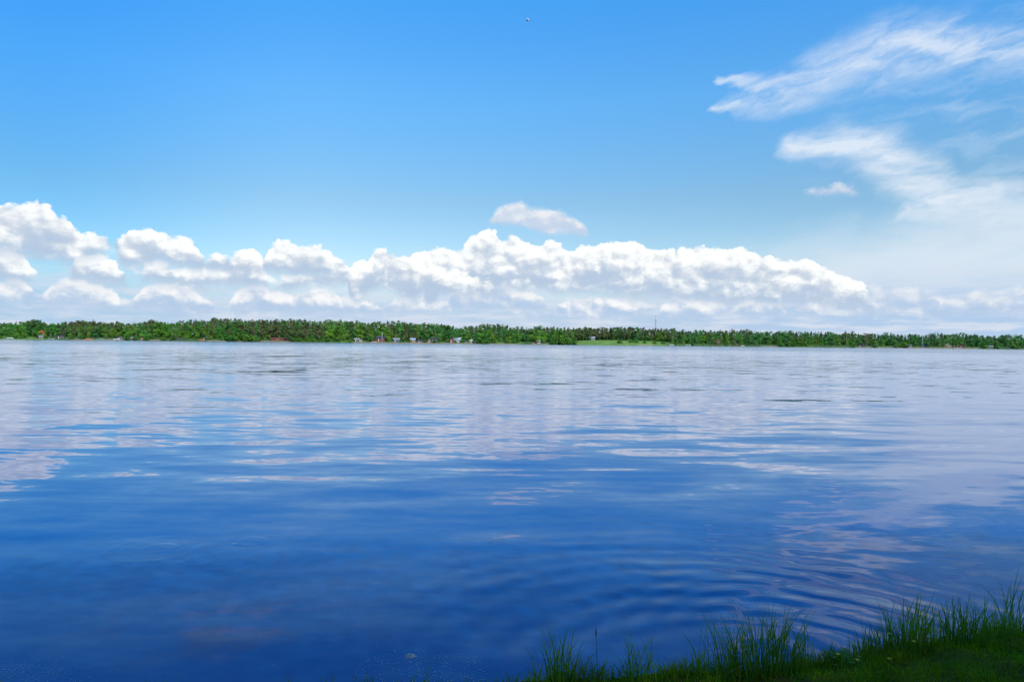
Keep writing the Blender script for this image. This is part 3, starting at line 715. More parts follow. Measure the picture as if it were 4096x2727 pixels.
def boat(x, inland, L, hull, label, rz=0.2, over=False, cat='boat', z=None, short=None):
    X_, Y_ = shore(x, inland); z = landz(x, inland) if z is None else z
    o = empty('overturned_boat' if over else 'rowing_boat', (X_, Y_, z), rz); tag(o, label, cat)
    n = 9; ys = []; q = MB(); V_ = []
    for i in range(n):
        u = i / (n - 1); bw = 0.78 * (1 - abs(2 * u - 0.85) ** 2.4 * 0.75 if u < 0.9 else 0.25); bw = max(bw, 0.06); sh_ = 0.62 + 0.22 * (2 * u - 1) ** 2
        xx = (u - 0.5) * L
        pr = [(-bw, sh_), (-bw * 0.85, sh_ * 0.4), (0, 0.0), (bw * 0.85, sh_ * 0.4), (bw, sh_), (bw * 0.9, sh_ - 0.02), (0, 0.12), (-bw * 0.9, sh_ - 0.02)]
        for a, b_ in pr: V_.append((xx, a, (0.72 - b_) if over else b_))
    Fc = []
    for i in range(n - 1):
        for k in range(8): Fc.append((i*8+k, (i+1)*8+k, (i+1)*8+(k+1) % 8, i*8+(k+1) % 8))
    Fc += [tuple(range(8)), tuple((n-1)*8+k for k in range(8))[::-1]]
    q.add(V_, Fc); q.build('hull', W[hull], o, True)
    if not over:
        for u in (-0.18, 0.12):
            s_ = MB(); s_.box((u * L, 0, 0.42), (0.24, 1.2, 0.05)); s_.build('bench', W['wood'], o)
    else:
        k_ = MB(); k_.box((0, 0, 0.74), (L * 0.8, 0.07, 0.08)); k_.build('keel', W['wood'], o)
    if short: LAND.append((x, short))
    return o

boat(40, 3, 6.2, 'hull', 'white boat drawn up on the grass at the far left shore', 0.15, True, short='the white boat on the grass')
cabin(167, 20, 4.2, 5, 4.6, 2.0, 'tan', 'rred', 'tall pale cottage with bright red roof showing through the trees', 'cottage', gable='side', cat='cottage', short='the bright red-roofed cottage')
cabin(163, 7, 3.4, 3, 1.9, 0.9, 'grey', 'rgrey', 'little grey shed on the grass below the red-roofed cottage', 'shed', cat='shed')
boat(204, 1.5, 5.0, 'ghull', 'grey rowing boat lying at the waterline on the left shore', 0.25)
cabin(240, 10, 6.5, 4, 2.2, 1.0, 'dark', 'rdark', 'dark low boathouse under birches right of the grey rowing boat', 'boathouse', cat='boathouse', short='the dark low boathouse')
boat(352, 3, 5.5, 'orange', 'orange overturned boat lying on the sand of the left shore', 0.1, True, short='the orange overturned boat')
boat(401, 4, 6.0, 'teal', 'turquoise overturned boat on the left shore', 0.1, True)
boat(466, 3, 6.5, 'hull', 'white overturned boat beside the small dark gabled hut', 0.1, True)
cabin(479, 6, 4.6, 4, 2.0, 1.5, 'dark', 'rgrey', 'small dark gabled hut beside a white overturned boat', 'hut', gable='front', cat='hut', short='the small dark gabled hut')
cabin(527, 4, 4.5, 3.5, 1.9, 0.9, 'grey', 'rgrey', 'grey shed half hidden in bushes at the left water edge', 'shed', cat='shed')
cabin(571, 4, 4.0, 3.2, 1.8, 1.1, 'tan', 'rbrown', 'tan sauna hut with brown roof among the left shore bushes', 'hut', cat='hut', gable='front', short='the tan sauna hut')
cabin(711, 9, 5.5, 4, 2.6, 1.2, 'blue', 'rdark', 'dark blue hut between two white birch trunks', 'hut', cat='hut', short='the dark blue hut')
boat(808, 3, 5.0, 'orange', 'small orange-red boat on the bank by the blue-black hut', 0.2, True)
cabin(821, 10, 6.0, 4.5, 2.8, 1.2, 'blue', 'rdark', 'blue-black hut in tree shade behind an orange-red boat', 'hut', cat='hut', short='the blue-black hut behind an orange boat')
cabin(1103, 12, 9.3, 4.0, 2.0, 0.7, 'red', 'rbrown', 'long low red shed below the pines, the one nearer the jetty', 'shed', cat='shed', short='the first long red shed', trim='red')
cabin(1143, 12, 9.3, 4.0, 2.0, 0.7, 'red', 'rbrown', 'long low red shed below the pines, ending at the bushes', 'shed', cat='shed', short='the second long red shed', trim='red')
cabin(1427, 9, 5.5, 4, 2.4, 1.1, 'dark', 'rgrey', 'dark shed with grey roof at the left end of the holiday village', 'shed', cat='shed', short='the dark grey-roofed shed')
cabin(1443, 7, 3.2, 3, 1.8, 0.9, 'white', 'rdark', 'little white hut beside the dark grey-roofed shed', 'hut', cat='hut', gable='front')
cabin(1495, 8, 3.6, 3.5, 2.2, 1.6, 'red', 'rbrown', 'narrow red gabled shed next to the red house with dark roof', 'shed', cat='shed', gable='front')
cabin(1521, 13, 9.0, 6, 3.2, 2.4, 'red', 'rdark', 'red house with big dark blue roof beside a tall white pole', 'house', cat='house', short='the red house with dark blue roof')
boat(1496, 2, 5.0, 'hull', 'white boat in front of the narrow red gabled shed', 0.2)
cabin(1586, 12, 7.0, 5, 2.6, 1.3, 'blue', 'rgrey', 'blue-grey cabin right of the red house under the trees', 'cabin', short='the blue-grey cabin')
cabin(1651, 10, 5.4, 5, 2.6, 1.6, 'tan', 'rpale', 'tan cabin with pale metal roof on the sandy shore', 'cabin', gable='side', short='the tan cabin with pale roof')
cabin(1680, 6, 6.0, 4, 1.9, 0.9, 'red', 'rdark', 'low dark red boathouse close to the sandy water edge', 'boathouse', cat='boathouse')
cabin(1719, 8, 4.0, 4, 2.4, 1.4, 'brown', 'rgrey', 'brown gabled hut right of the low red boathouse', 'hut', gable='front', cat='hut', short='the brown gabled hut')
cabin(1737, 14, 8.0, 5, 3.0, 1.7, 'dark', 'rdark', 'dark house with black roof half hidden by a round bush', 'house', cat='house')
cabin(1808, 10, 5.2, 5, 2.9, 2.2, 'red', 'rpale', 'red gabled house with pale blue roof beside the white twin', 'house', gable='front', cat='house', short='the red gabled house')
cabin(1829, 12, 7.5, 6, 3.0, 2.2, 'white', 'rpale', 'white house with pale blue sheet roof near the village end', 'house', cat='house', short='the white house with pale blue roof')
cabin(1866, 7, 3.5, 3, 2.0, 1.0, 'grey', 'rdark', 'small grey hut between the two white houses', 'hut', cat='hut')
cabin(1886, 9, 6.5, 5, 2.8, 1.4, 'white', 'rdark', 'white cabin with dark roof beside the dense dark trees', 'cabin', gable='front', short='the white dark-roofed cabin')
cabin(1905, 4, 4.2, 3, 1.6, 0.8, 'dark', 'rpale', 'low dark shelter under the dense dark trees by the water', 'shed', cat='shed')
cabin(2152, 9, 5.0, 5, 2.9, 1.0, 'white', 'rpale', 'tall narrow white hut above a sand bank', 'hut', cat='hut', short='the tall narrow white hut')
cabin(2134, 4, 3.0, 2.5, 1.1, 0.5, 'red', 'rbrown', 'tiny red shed at the water below the narrow white hut', 'shed', cat='shed')
cabin(2368, 70, 7.0, 5, 3.0, 1.6, 'grey', 'rpale', 'grey cottage behind the meadow at the foot of the pines', 'cottage', cat='cottage', short='the grey cottage behind the meadow')
boat(2688, 2.5, 6.5, 'hull', 'white boat at the end of the meadow left of the birch group', 0.15, True, short='the white boat at the meadow end')
boat(2753, 1.5, 6.5, 'hull', 'white rowing boat on the shore below the bright birch group', 0.15, short='the white boat below the birches')
cabin(2868, 14, 6.5, 5, 3.0, 2.6, 'brown', 'rbrown', 'brown cottage with reddish roof and a brick chimney', 'cottage', chimney=True, cat='cottage', short='the brown cottage with chimney')
cabin(2941, 8, 6.2, 5, 2.0, 2.2, 'red', 'rpale', 'dark red cottage with white-edged gable facing the lake', 'cottage', gable='front', cat='cottage', short='the gabled cottage with white edges')
boat(2971, 2, 5.5, 'hull', 'white boat right of the gabled cottage with white edges', 0.3, True)
cabin(3445, 10, 8.0, 5, 2.6, 1.2, 'dark', 'rdark', 'dark cabin deep among white trunks on the right shore', 'cabin', short='the dark cabin among white trunks')
cabin(3499, 10, 7.0, 5, 2.4, 1.2, 'grey', 'rgrey', 'grey cabin right of the dark cabin on the right shore', 'cabin')
cabin(3636, 7, 5.4, 4, 2.5, 0.5, 'white', 'rpale', 'white box-shaped cabin on the grass left of the flagpole', 'cabin', trim='white', short='the white box-shaped cabin')
cabin(3702, 10, 7.5, 5, 2.7, 1.2, 'blue', 'rdark', 'dark blue cabin just right of the white flagpole', 'cabin')
cabin(3791, 12, 8.5, 6, 3.0, 2.3, 'tan', 'rpale', 'tan gabled cabin among the slender birches', 'cabin', gable='front', short='the tan gabled cabin')
cabin(3822, 6, 5.0, 4, 1.8, 0.9, 'red', 'rbrown', 'small red shed between the tan cabin and the red boathouse', 'shed', cat='shed')
boat(3833, 1.2, 5.0, 'hull', 'white boat at the water edge between two red sheds', 0.3)
cabin(3849, 8, 7.0, 5, 2.4, 2.0, 'red', 'rpale', 'red gabled boathouse with pale roof on the right beach', 'boathouse', gable='front', cat='boathouse', short='the red gabled boathouse')
cabin(3963, 8, 5.5, 4, 2.2, 1.0, 'grey', 'rgrey', 'grey hut at the water under dark trees, far right shore', 'hut', cat='hut', short='the grey hut on the far right')
cabin(4049, 8, 5.5, 4, 2.2, 1.0, 'blue', 'rpale', 'blue hut nearest the right end of the far shore', 'hut', cat='hut', short='the blue hut at the right end')

def pole(x, inland, ytop, r_, label):
    X_, Y_ = shore(x, inland); z = landz(x, inland); H = EYE.z + Y_ * (hor(x) - ytop) / F - z
    o = empty('flagpole', (X_, Y_, z)); tag(o, label, 'flagpole')
    q = MB(); q.tube([(0, 0, 0.3), (0, 0, H * 0.5), (0, 0, H)], [r_, r_ * 0.8, r_ * 0.55], 10); q.build('pole', W['hull'], o, True)
    q = MB(); q.tube([(0, 0, H), (0, 0, H + r_ * 1.2), (0, 0, H + 2 * r_)], [r_ * 0.7, r_ * 1.1, r_ * 0.3], 10); q.build('finial', W['hull'], o, True)
    q = MB(); q.box((0, 0, 0.05), (0.9, 0.9, 0.6)); q.build('foot', W['stone'], o)
pole(3691, 1.0, 1340, 0.24, 'tall white flagpole at the water edge of the right shore'); LAND.append((3691, 'the tall white flagpole'))
pole(1528, 5, 1328, 0.20, 'white flagpole in front of the red house')

def mast():
    Y_ = 1150; b = at(2622, 1369, Y_); z0 = 7.0; top = at(2622, 1264, Y_).z
    o = empty('antenna_mast', (b.x, b.y, z0)); tag(o, 'grey lattice radio mast with white dish rising above the wood', 'radio mast')
    H = top - z0; q = MB(); hw = lambda z: 1.1 - 0.75 * z / H
    c = [(-1, -1), (1, -1), (1, 1), (-1, 1)]
    for a, b_ in c: q.tube([(a * hw(0), b_ * hw(0), 0), (a * hw(H * .86), b_ * hw(H * .86), H * .86)], [0.14, 0.11], 5)
    n = 16
    for i in range(n):
        z1, z2 = H * .86 * i / n, H * .86 * (i + 1) / n
        for k in range(4):
            p, s = c[k], c[(k + 1) % 4]
            q.tube([(p[0] * hw(z1), p[1] * hw(z1), z1), (s[0] * hw(z2), s[1] * hw(z2), z2)], [0.08, 0.08], 4)
            q.tube([(p[0] * hw(z2), p[1] * hw(z2), z2), (s[0] * hw(z2), s[1] * hw(z2), z2)], [0.08, 0.08], 4)
    q.build('lattice', W['steel'], o)
    q = MB(); q.tube([(0, 0, H * .86 - 0.5), (0, 0, H)], [0.18, 0.08], 6); q.build('antenna', W['steel'], o)
    zd = at(2622, 1277, Y_).z - z0
    q = MB(); q.tube([(0.9, -0.9, zd), (1.0, -1.2, zd), (1.2, -1.9, zd)], [0.3, 1.0, 1.15], 14); q.build('dish', W['hull'], o, True)
    q = MB()
    for a in range(3): q.box((0.6 * math.cos(a * 2.1), 0.6 * math.sin(a * 2.1), zd + 4.5), (0.35, 0.25, 2.2), a * 2.1)
    q.build('panel_antenna', W['ghull'], o)
mast(); LAND.append((2622, 'the lattice radio mast'))

def jetty(x0, x1, s, label):
    xa, ya = shore(x0, s); xb, yb = shore(x1, s); z = 0.55
    o = empty('jetty', ((xa + xb) / 2, (ya + yb) / 2, 0), math.atan2(yb - ya, xb - xa)); tag(o, label, 'jetty')
    L = math.hypot(xb - xa, yb - ya); q = MB()
    for i in range(int(L / 0.3)): q.box((-L / 2 + 0.15 + i * 0.3, 0, z), (0.26, 1.6, 0.08))
    q.build('deck', W['wood'], o)
    for i in range(5):
        for sd in (-0.7, 0.7):
            q = MB(); q.tube([(-L / 2 + 0.3 + i * (L - 0.6) / 4, sd, -0.6), (-L / 2 + 0.3 + i * (L - 0.6) / 4, sd, z - 0.05)], [0.1, 0.1], 6); q.build('leg', W['wood'], o)
jetty(612, 640, -1.5, 'brown plank jetty right of the tan sauna hut')
jetty(715, 730, -1.5, 'short plank jetty before the dark blue hut')
jetty(1062, 1088, -1.5, 'grey-brown jetty leading to the long red sheds')

# ---------------------------------------------------------------- near bank
EDGE = [gp(*p) for p in [(-9000, 3000), (-3000, 2880), (0, 2800), (1000, 2780), (1700, 2752), (2000, 2740), (2300, 2718), (2800, 2692), (3100, 2672), (3300, 2655), (3450, 2620), (3600, 2592), (3900, 2560), (4300, 2535), (5500, 2480), (9000, 2380)]]
ex = [p.x for p in EDGE]; ey = [p.y for p in EDGE]
def edge(x): return float(np.interp(x, ex, ey))
def sstep(a, b, v): q = min(1, max(0, (v - a) / (b - a))); return q * q * (3 - 2 * q)
def bankz(x, y):
    s = edge(x) + 0.03 * math.sin(x * 7) + 0.02 * math.sin(x * 17 + 1) - y
    if s < 0: return max(-1.2, s * 0.5)
    r_ = 0.06 * sstep(0, .12, s) + (0.05 + 0.10 * sstep(1.0, 3.0, x)) * sstep(0, .6, s) + 0.38 * sstep(.3, 4, s)
    return r_ + 0.012 * math.sin(x * 9 + y * 5) * sstep(0, .3, s) + 0.3 * sstep(6, 30, s)
mb = MB()
gxs = [-60, -40, -25, -15, -10] + list(np.arange(-7, 9.01, 0.1)) + [11, 15, 25, 40, 60]
gss = [-2.5, -1.0, -0.5, -0.2, -0.08, 0, 0.05, 0.1, 0.18, 0.28, 0.4, 0.55, 0.75, 1.0, 1.3, 1.7, 2.2, 3, 4, 6, 10, 20, 40, 80]
for x in gxs:
    for s in gss:
        y = edge(x) - s; mb.v.append((x, y, bankz(x, y)))
n = len(gss)
for i in range(len(gxs) - 1):
    for j in range(n - 1): mb.f.append((i * n + j, i * n + j + 1, (i + 1) * n + j + 1, (i + 1) * n + j))
M['soil'] = mat('bank_soil', (0.080, 0.115, 0.006), 0.95, 0.4, 5, spec=0.03, world=True, color2=(0.095, 0.065, 0.015))
tag(mb.build('ground', M['soil'], smooth=True), 'dark grassy earth bank at the near water edge', 'ground', kind='structure')

M['blade'] = mat('grass_blade', (0.150, 0.320, 0.018), 0.6, 0.35, 2.0, spec=0.12, world=True, color2=(0.085, 0.205, 0.015), transl=0.35)
M['lawn'] = mat('short_grass', (0.150, 0.300, 0.005), 0.65, 0.4, 3.0, spec=0.05, world=True, color2=(0.130, 0.180, 0.006), transl=0.3)
M['dry'] = mat('dry_grass', (0.22, 0.17, 0.07), 0.8, 0.3, 4)
M['stalk'] = mat('dry_stalk', (0.05, 0.06, 0.03), 0.7, 0.3, 4)

def blade(v, f, base, h, lean, az, w_, seg=5, droop=0.0):
    d = Vector((math.cos(az), math.sin(az), 0)); sd = Vector((-d.y, d.x, 0)); b0 = len(v)
    # blades turn their broad side at random
    sd = (sd * math.cos(az * 3.1) + d * math.sin(az * 3.1)).normalized()
    p = Vector(base)
    for i in range(seg + 1):
        u = i / seg
        q = p + d * (lean * u * u + droop * max(0, u - 0.55) ** 2 * 2.2) + Vector((0, 0, h * (u - droop / max(h, .01) * max(0, u - 0.55) ** 2 * 1.3)))
        ww = w_ * (0.75 + 0.5 * u) * (1 - u ** 2.2) if i < seg else 0
        if i < seg: v.append(q - sd * ww / 2); v.append(q + sd * ww / 2)
        else: v.append(q)
    for i in range(seg - 1): f.append((b0 + 2 * i, b0 + 2 * i + 1, b0 + 2 * i + 3, b0 + 2 * i + 2))
    f.append((b0 + 2 * seg - 2, b0 + 2 * seg - 1, b0 + 2 * seg))
def tuft(px0, px1, pyb, pytop, count, label, seed, spread_y=0.16, tall=(0.32, 1.08), special=(), heads=0):
    count = int(count * 1.1); heads = heads if count < 6 else 0
    rg = random.Random(seed)
    c = gp((px0 + px1) / 2, pyb, 0.05); a, b_ = gp(px0, pyb, 0.05), gp(px1, pyb, 0.05)
    hx = abs(b_.x - a.x) / 2
    z0 = max(-0.02, bankz(c.x, c.y)); c = gp((px0 + px1) / 2, pyb, z0)
    top = at((px0 + px1) / 2, pytop, c.y); H = top.z - z0
    o = empty('grass_tuft', (c.x, c.y, z0)); tag(o, label, 'grass tuft', 'tall grass tufts along the near water edge')
    v, f = [], []
    def local(x, y): return (x, y, max(-0.05, bankz(c.x + x, c.y + y)) - z0 - 0.02)
    for i in range(count):
        u = max(-1, min(1, rg.gauss(0, 0.5))); x = u * hx; y = rg.uniform(-spread_y, spread_y)
        h = H * (rg.uniform(*tall)) * (1 - 0.25 * abs(u)); az = rg.uniform(0, 6.283)
        if rg.random() < 0.5: az = (0 if x > 0 else math.pi) + rg.uniform(-.7, .7)
        blade(v, f, local(x, y), h, h * rg.uniform(0.05, 0.38), az, rg.uniform(0.005, 0.0105), 6, h * rg.choice([0, 0, 0, 0.15, 0.3]))
    for (px, py, bx) in special:   # long single blades
        e = at(px, py, c.y); x0 = at(bx, pyb, c.y).x - c.x; h = e.z - z0
        dx = e.x - c.x - x0; blade(v, f, local(x0, 0), h * 1.02, abs(dx), 0 if dx > 0 else math.pi, 0.013, 9, 0.02)
    q = MB(); q.v = [tuple(p) for p in v]; q.f = f; q.build('blades', M['blade'], o)
    if count > 60:
        v2, f2 = [], []
        for i in range(count // 8):
            x = rg.gauss(0, .5) * hx; h = H * rg.uniform(.25, .75)
            blade(v2, f2, local(x, rg.uniform(-spread_y, spread_y)), h, h * rg.uniform(.3, .9), rg.uniform(0, 6.283), rg.uniform(.004, .007), 6, h * rg.choice([0, .3, .5]))
        q = MB(); q.v = [tuple(p) for p in v2]; q.f = f2; tag(q.build('dry_blades', M['dry'], o), 'bent straw-brown dead blades')
    if heads:
        st = MB(); hd = MB()
        for i in range(heads):
            x = rg.uniform(-0.7, 0.7) * hx; h = H * rg.uniform(0.75, 1.02); dx = rg.uniform(-.05, .06)
            st.tube([local(x, 0), (x + dx * .4, 0, h * .5), (x + dx, 0, h)], [0.002, 0.0018, 0.0012], 4)
            hd.tube([(x + dx, 0, h - 0.015), (x + dx * 1.05, 0, h + 0.015), (x + dx * 1.1, 0, h + 0.05)], [0.002, 0.0055, 0.001], 5)
        st.build('stalk', M['stalk'], o); hd.build('seed_head', M['stalk'], o)
    return o
tuft(2140, 2330, 2740, 2478, 90, 'dense grass tuft at the left start of the bank', 1, special=[(2196, 2470, 2200), (2318, 2530, 2250)], heads=2)
tuft(2355, 2440, 2735, 2615, 40, 'short low grass tuft between the two dense ones at the bank start', 2, heads=0)
tuft(2385, 2412, 2728, 2500, 3, 'thin lone stalk standing in the water by the bank', 22, heads=1)
tuft(2505, 2640, 2735, 2490, 42, 'slim grass tuft left of the broad middle one', 3, special=[(2522, 2478, 2530), (2606, 2500, 2590)], heads=1)
tuft(2760, 2850, 2720, 2590, 30, 'sparse small tuft leaning left at the foot of the broad middle one', 4, special=[(2756, 2600, 2800)])
tuft(2810, 3230, 2695, 2372, 230, 'broad tall grass tuft in the middle of the bank', 5, special=[(3098, 2352, 3080), (3250, 2430, 3170), (3168, 2400, 3120), (2840, 2470, 2870), (2990, 2390, 3040)], heads=6)
tuft(3260, 3420, 2670, 2560, 40, 'low sparse grass in the gap right of the broad middle tuft', 6, special=[(3300, 2490, 3390), (3435, 2400, 3455)])
tuft(3390, 3560, 2620, 2470, 70, 'medium grass tuft beside the arching one on the rising bank', 7, special=[(3434, 2398, 3450)], heads=2)
tuft(3540, 3740, 2610, 2350, 170, 'tall grass tuft with long blades arching to the left', 8, special=[(3560, 2325, 3660), (3545, 2365, 3640), (3670, 2370, 3660), (3690, 2405, 3770)], heads=2)
tuft(3740, 3960, 2590, 2365, 190, 'bushy grass tuft left of the tallest one at the edge', 9, special=[(3690, 2402, 3800), (3880, 2355, 3860), (3790, 2370, 3820)], heads=3)
tuft(3930, 4060, 2560, 2420, 80, 'short dense grass between the bushy tuft and the tallest one', 10)
tuft(3995, 4110, 2530, 2290, 70, 'tallest grass tuft, broad blades rising at the right edge', 11, special=[(4080, 2215, 4040), (4096, 2260, 4030), (4035, 2300, 4020), (3980, 2350, 4010), (4110, 2290, 4060)], heads=1)
tuft(-5, 30, 2790, 2632, 8, 'small tuft of a few blades at the left frame corner', 12, tall=(.6, 1))
tuft(260, 330, 2790, 2665, 9, 'few short blades right of the left corner tuft', 13, tall=(.6, 1))
tuft(600, 690, 2785, 2640, 10, 'sparse thin tuft in front of the reddish shallows', 14, tall=(.5, 1))
tuft(1105, 1150, 2780, 2660, 8, 'thin tuft of upright blades left of the foam patch', 15, tall=(.6, 1))
tuft(1275, 1330, 2775, 2635, 10, 'slim pointed tuft beside the foam patch, on its left', 16, tall=(.6, 1))
tuft(1400, 1480, 2770, 2640, 26, 'bushy small tuft before the foam patch', 17, tall=(.4, 1))
tuft(1640, 1720, 2765, 2630, 18, 'small tuft rising in front of the pale stone', 18, tall=(.4, 1))
tuft(1850, 1900, 2755, 2660, 8, 'few blades right of the foam patch', 19, tall=(.5, 1))
tuft(2010, 2120, 2745, 2690, 26, 'very short tuft just left of the first dense tuft', 20)

def lawn():
    rg = random.Random(77); v, f = [], []
    n = 0
    while n < 36000:
        x = rg.uniform(-3.2, 5.5); s = rg.uniform(0.0, 1.9) if x > 0 else rg.uniform(0, .5); y = edge(x) - s
        if y < 2.2: continue
        if x < 0.1 and rg.random() < 0.85: continue
        z = bankz(x, y)
        if z < 0.015: continue
        cl = 0.5 + 0.5 * math.sin(x * 5.3 + 2.1 * math.sin(y * 4.7)) * math.sin(y * 6.1 + 1.7 * math.sin(x * 3.9))
        if rg.random() > 0.35 + 0.65 * cl: continue
        h = rg.uniform(0.018, 0.06) * (0.7 + 0.8 * cl) * (1.6 if s < 0.25 else 1) * (1.35 if 0.25 < x < 1.7 and s < .35 else 0.6 if x < 0 else 1)
        if rg.random() < 0.12: blade(v, f, (x, y, z - 0.004), h * .5, h * 0.9, rg.uniform(0, 6.283), rg.uniform(.010, .020), 3)
        else: blade(v, f, (x, y, z - 0.004), h, h * rg.uniform(.1, .8), rg.uniform(0, 6.283), rg.uniform(.003, .007), 3)
        n += 1
    q = MB(); q.v = [tuple(p) for p in v]; q.f = f
    tag(q.build('grass', M['lawn']), 'short shaded grass covering the near bank', 'grass', kind='stuff')
lawn()

# buttercups
M['petal'] = mat('yellow_petal', (0.80, 0.52, 0.02), 0.5, 0.15, 5)
def buttercup(px, py, label, h=0.09):
    d = gp(px, py, 0.3); y = min(d.y, edge(d.x) - 0.04)
    e = at(px, py, y); x = e.x; z = bankz(x, y); h = max(0.05, e.z - z)
    o = empty('buttercup', (x, y, z)); tag(o, label, 'flower', 'yellow buttercups on the near bank')
    q = MB(); q.tube([(0, 0, -0.01), (0.006, 0, h * .5), (0, 0, h)], [.0018, .0016, .0014], 5); q.build('stem', M['blade'], o)
    q = MB()
    for k in range(5):
        a = k * 1.2566; ca, sa = math.cos(a), math.sin(a); r_ = 0.012
        P = [(0, 0, h), (r_ * .6 * ca - r_ * .5 * sa, r_ * .6 * sa + r_ * .5 * ca, h + .004), (r_ * 1.1 * ca, r_ * 1.1 * sa, h + .009), (r_ * .6 * ca + r_ * .5 * sa, r_ * .6 * sa - r_ * .5 * ca, h + .004)]
        q.add(P, [(0, 1, 2, 3)])
    q.build('petals', M['petal'], o)
buttercup(3557, 2535, 'yellow buttercup in front of the arching grass tuft')
buttercup(3656, 2566, 'yellow buttercup low on the bank under the arching tuft')
buttercup(3868, 2488, 'yellow buttercup against the bushy grass tuft')
buttercup(3352, 2618, 'yellow buttercup in the gap by the water')
buttercup(3430, 2640, 'yellow buttercup beside the leafy plant')
buttercup(3557, 2636, 'yellow buttercup nearest the bare soil')

def leafy(px, py, label, seed):
    rg = random.Random(seed); c = gp(px, py, 0.1); c.y = min(c.y, edge(c.x) - 0.06); z = bankz(c.x, c.y)
    o = empty('leafy_plant', (c.x, c.y, z)); tag(o, label, 'plant')
    q = MB(); st = MB()
    for i in range(14):
        a = rg.uniform(0, 6.283); r_ = rg.uniform(.01, .09); hz = rg.uniform(.02, .07); s = rg.uniform(.012, .022)
        p = Vector((r_ * math.cos(a), r_ * math.sin(a), hz)); d = Vector((math.cos(a), math.sin(a), .2)); e = Vector((-math.sin(a), math.cos(a), rg.uniform(-.3, .3)))
        q.add([p - d * s, p - d * s * .3 + e * s * .8, p + d * s * .5 + e * s * .7, p + d * s * 1.2, p + d * s * .5 - e * s * .7, p - d * s * .3 - e * s * .8], [(0, 1, 2, 3, 4, 5)])
        st.tube([(0, 0, 0), p - d * s], [.0015, .001], 4)
    q.build('leaves', M['leaf'], o); st.build('stems', M['blade'], o)
M['leaf'] = mat('broad_leaf', (0.07, 0.20, 0.02), 0.5, 0.3, 6, transl=0.25)
leafy(3330, 2655, 'small round-leaved plant at the water edge in the gap', 1)
leafy(3385, 2648, 'second leafy plant beside the round-leaved one, nearer the rising bank', 2)

# pale stone just above the surface
def stone():
    c = gp(1642, 2622); o = MB(); rg = random.Random(4)
    n, k = 7, 12
    V_ = []
    for i in range(n):
        ph = math.pi * i / (n - 1)
        for j in range(k):
            a = 2 * math.pi * j / k; r_ = (1 + rg.uniform(-.16, .16))
            V_.append((0.055 * r_ * math.sin(ph) * math.cos(a), 0.04 * r_ * math.sin(ph) * math.sin(a), 0.022 * r_ * math.cos(ph)))
    Fc = [(i * k + j, (i + 1) * k + j, (i + 1) * k + (j + 1) % k, i * k + (j + 1) % k) for i in range(n - 1) for j in range(k)]
    o.add(V_, Fc); q = o.build('stone', mat('wet_pale_stone', (0.36, 0.38, 0.36), 0.5, 0.5, 30), smooth=True); q.location = (c.x, c.y, -0.012)
    tag(q, 'pale stone breaking the surface in the foam patch', 'stone')
stone()

# pollen flecks and foam drifting in the shallows
def flecks():
    rg = random.Random(8); q = MB()
    def fleck(p, s):
        n_ = 5; a0 = rg.uniform(0, 6)
        q.add([(p.x + s * math.cos(a0 + k * 1.2566) * rg.uniform(.6, 1.2), p.y + s * math.sin(a0 + k * 1.2566) * rg.uniform(.6, 1.2), 0.004) for k in range(n_)], [tuple(range(n_))])
    for i in range(520):      # loose specks
        fleck(gp(rg.uniform(0, 2150), rg.uniform(2270, 2727)), rg.uniform(.0012, .0028))
    for i in range(420):
        fleck(gp(rg.gauss(950, 330), rg.gauss(2490, 90)), rg.uniform(.0012, .0028))
    for i in range(620):      # foam patches
        a = rg.uniform(0, 6.283); r_ = math.sqrt(rg.random())
        fleck(gp(1690 + 270 * r_ * math.cos(a), 2690 + 95 * r_ * math.sin(a)), rg.uniform(.002, .005))
    for i in range(380):
        fleck(gp(rg.uniform(0, 480) * rg.random() ** .5, rg.gauss(2690, 28)), rg.uniform(.002, .0045))
    M['foam'] = mat('pollen_foam', (0.50, 0.54, 0.58), 0.8, 0.5, 40)
    tag(q.build('pollen_flecks', M['foam']), 'pale pollen flecks and foam drifting in the shallows', 'pollen', kind='stuff')
flecks()

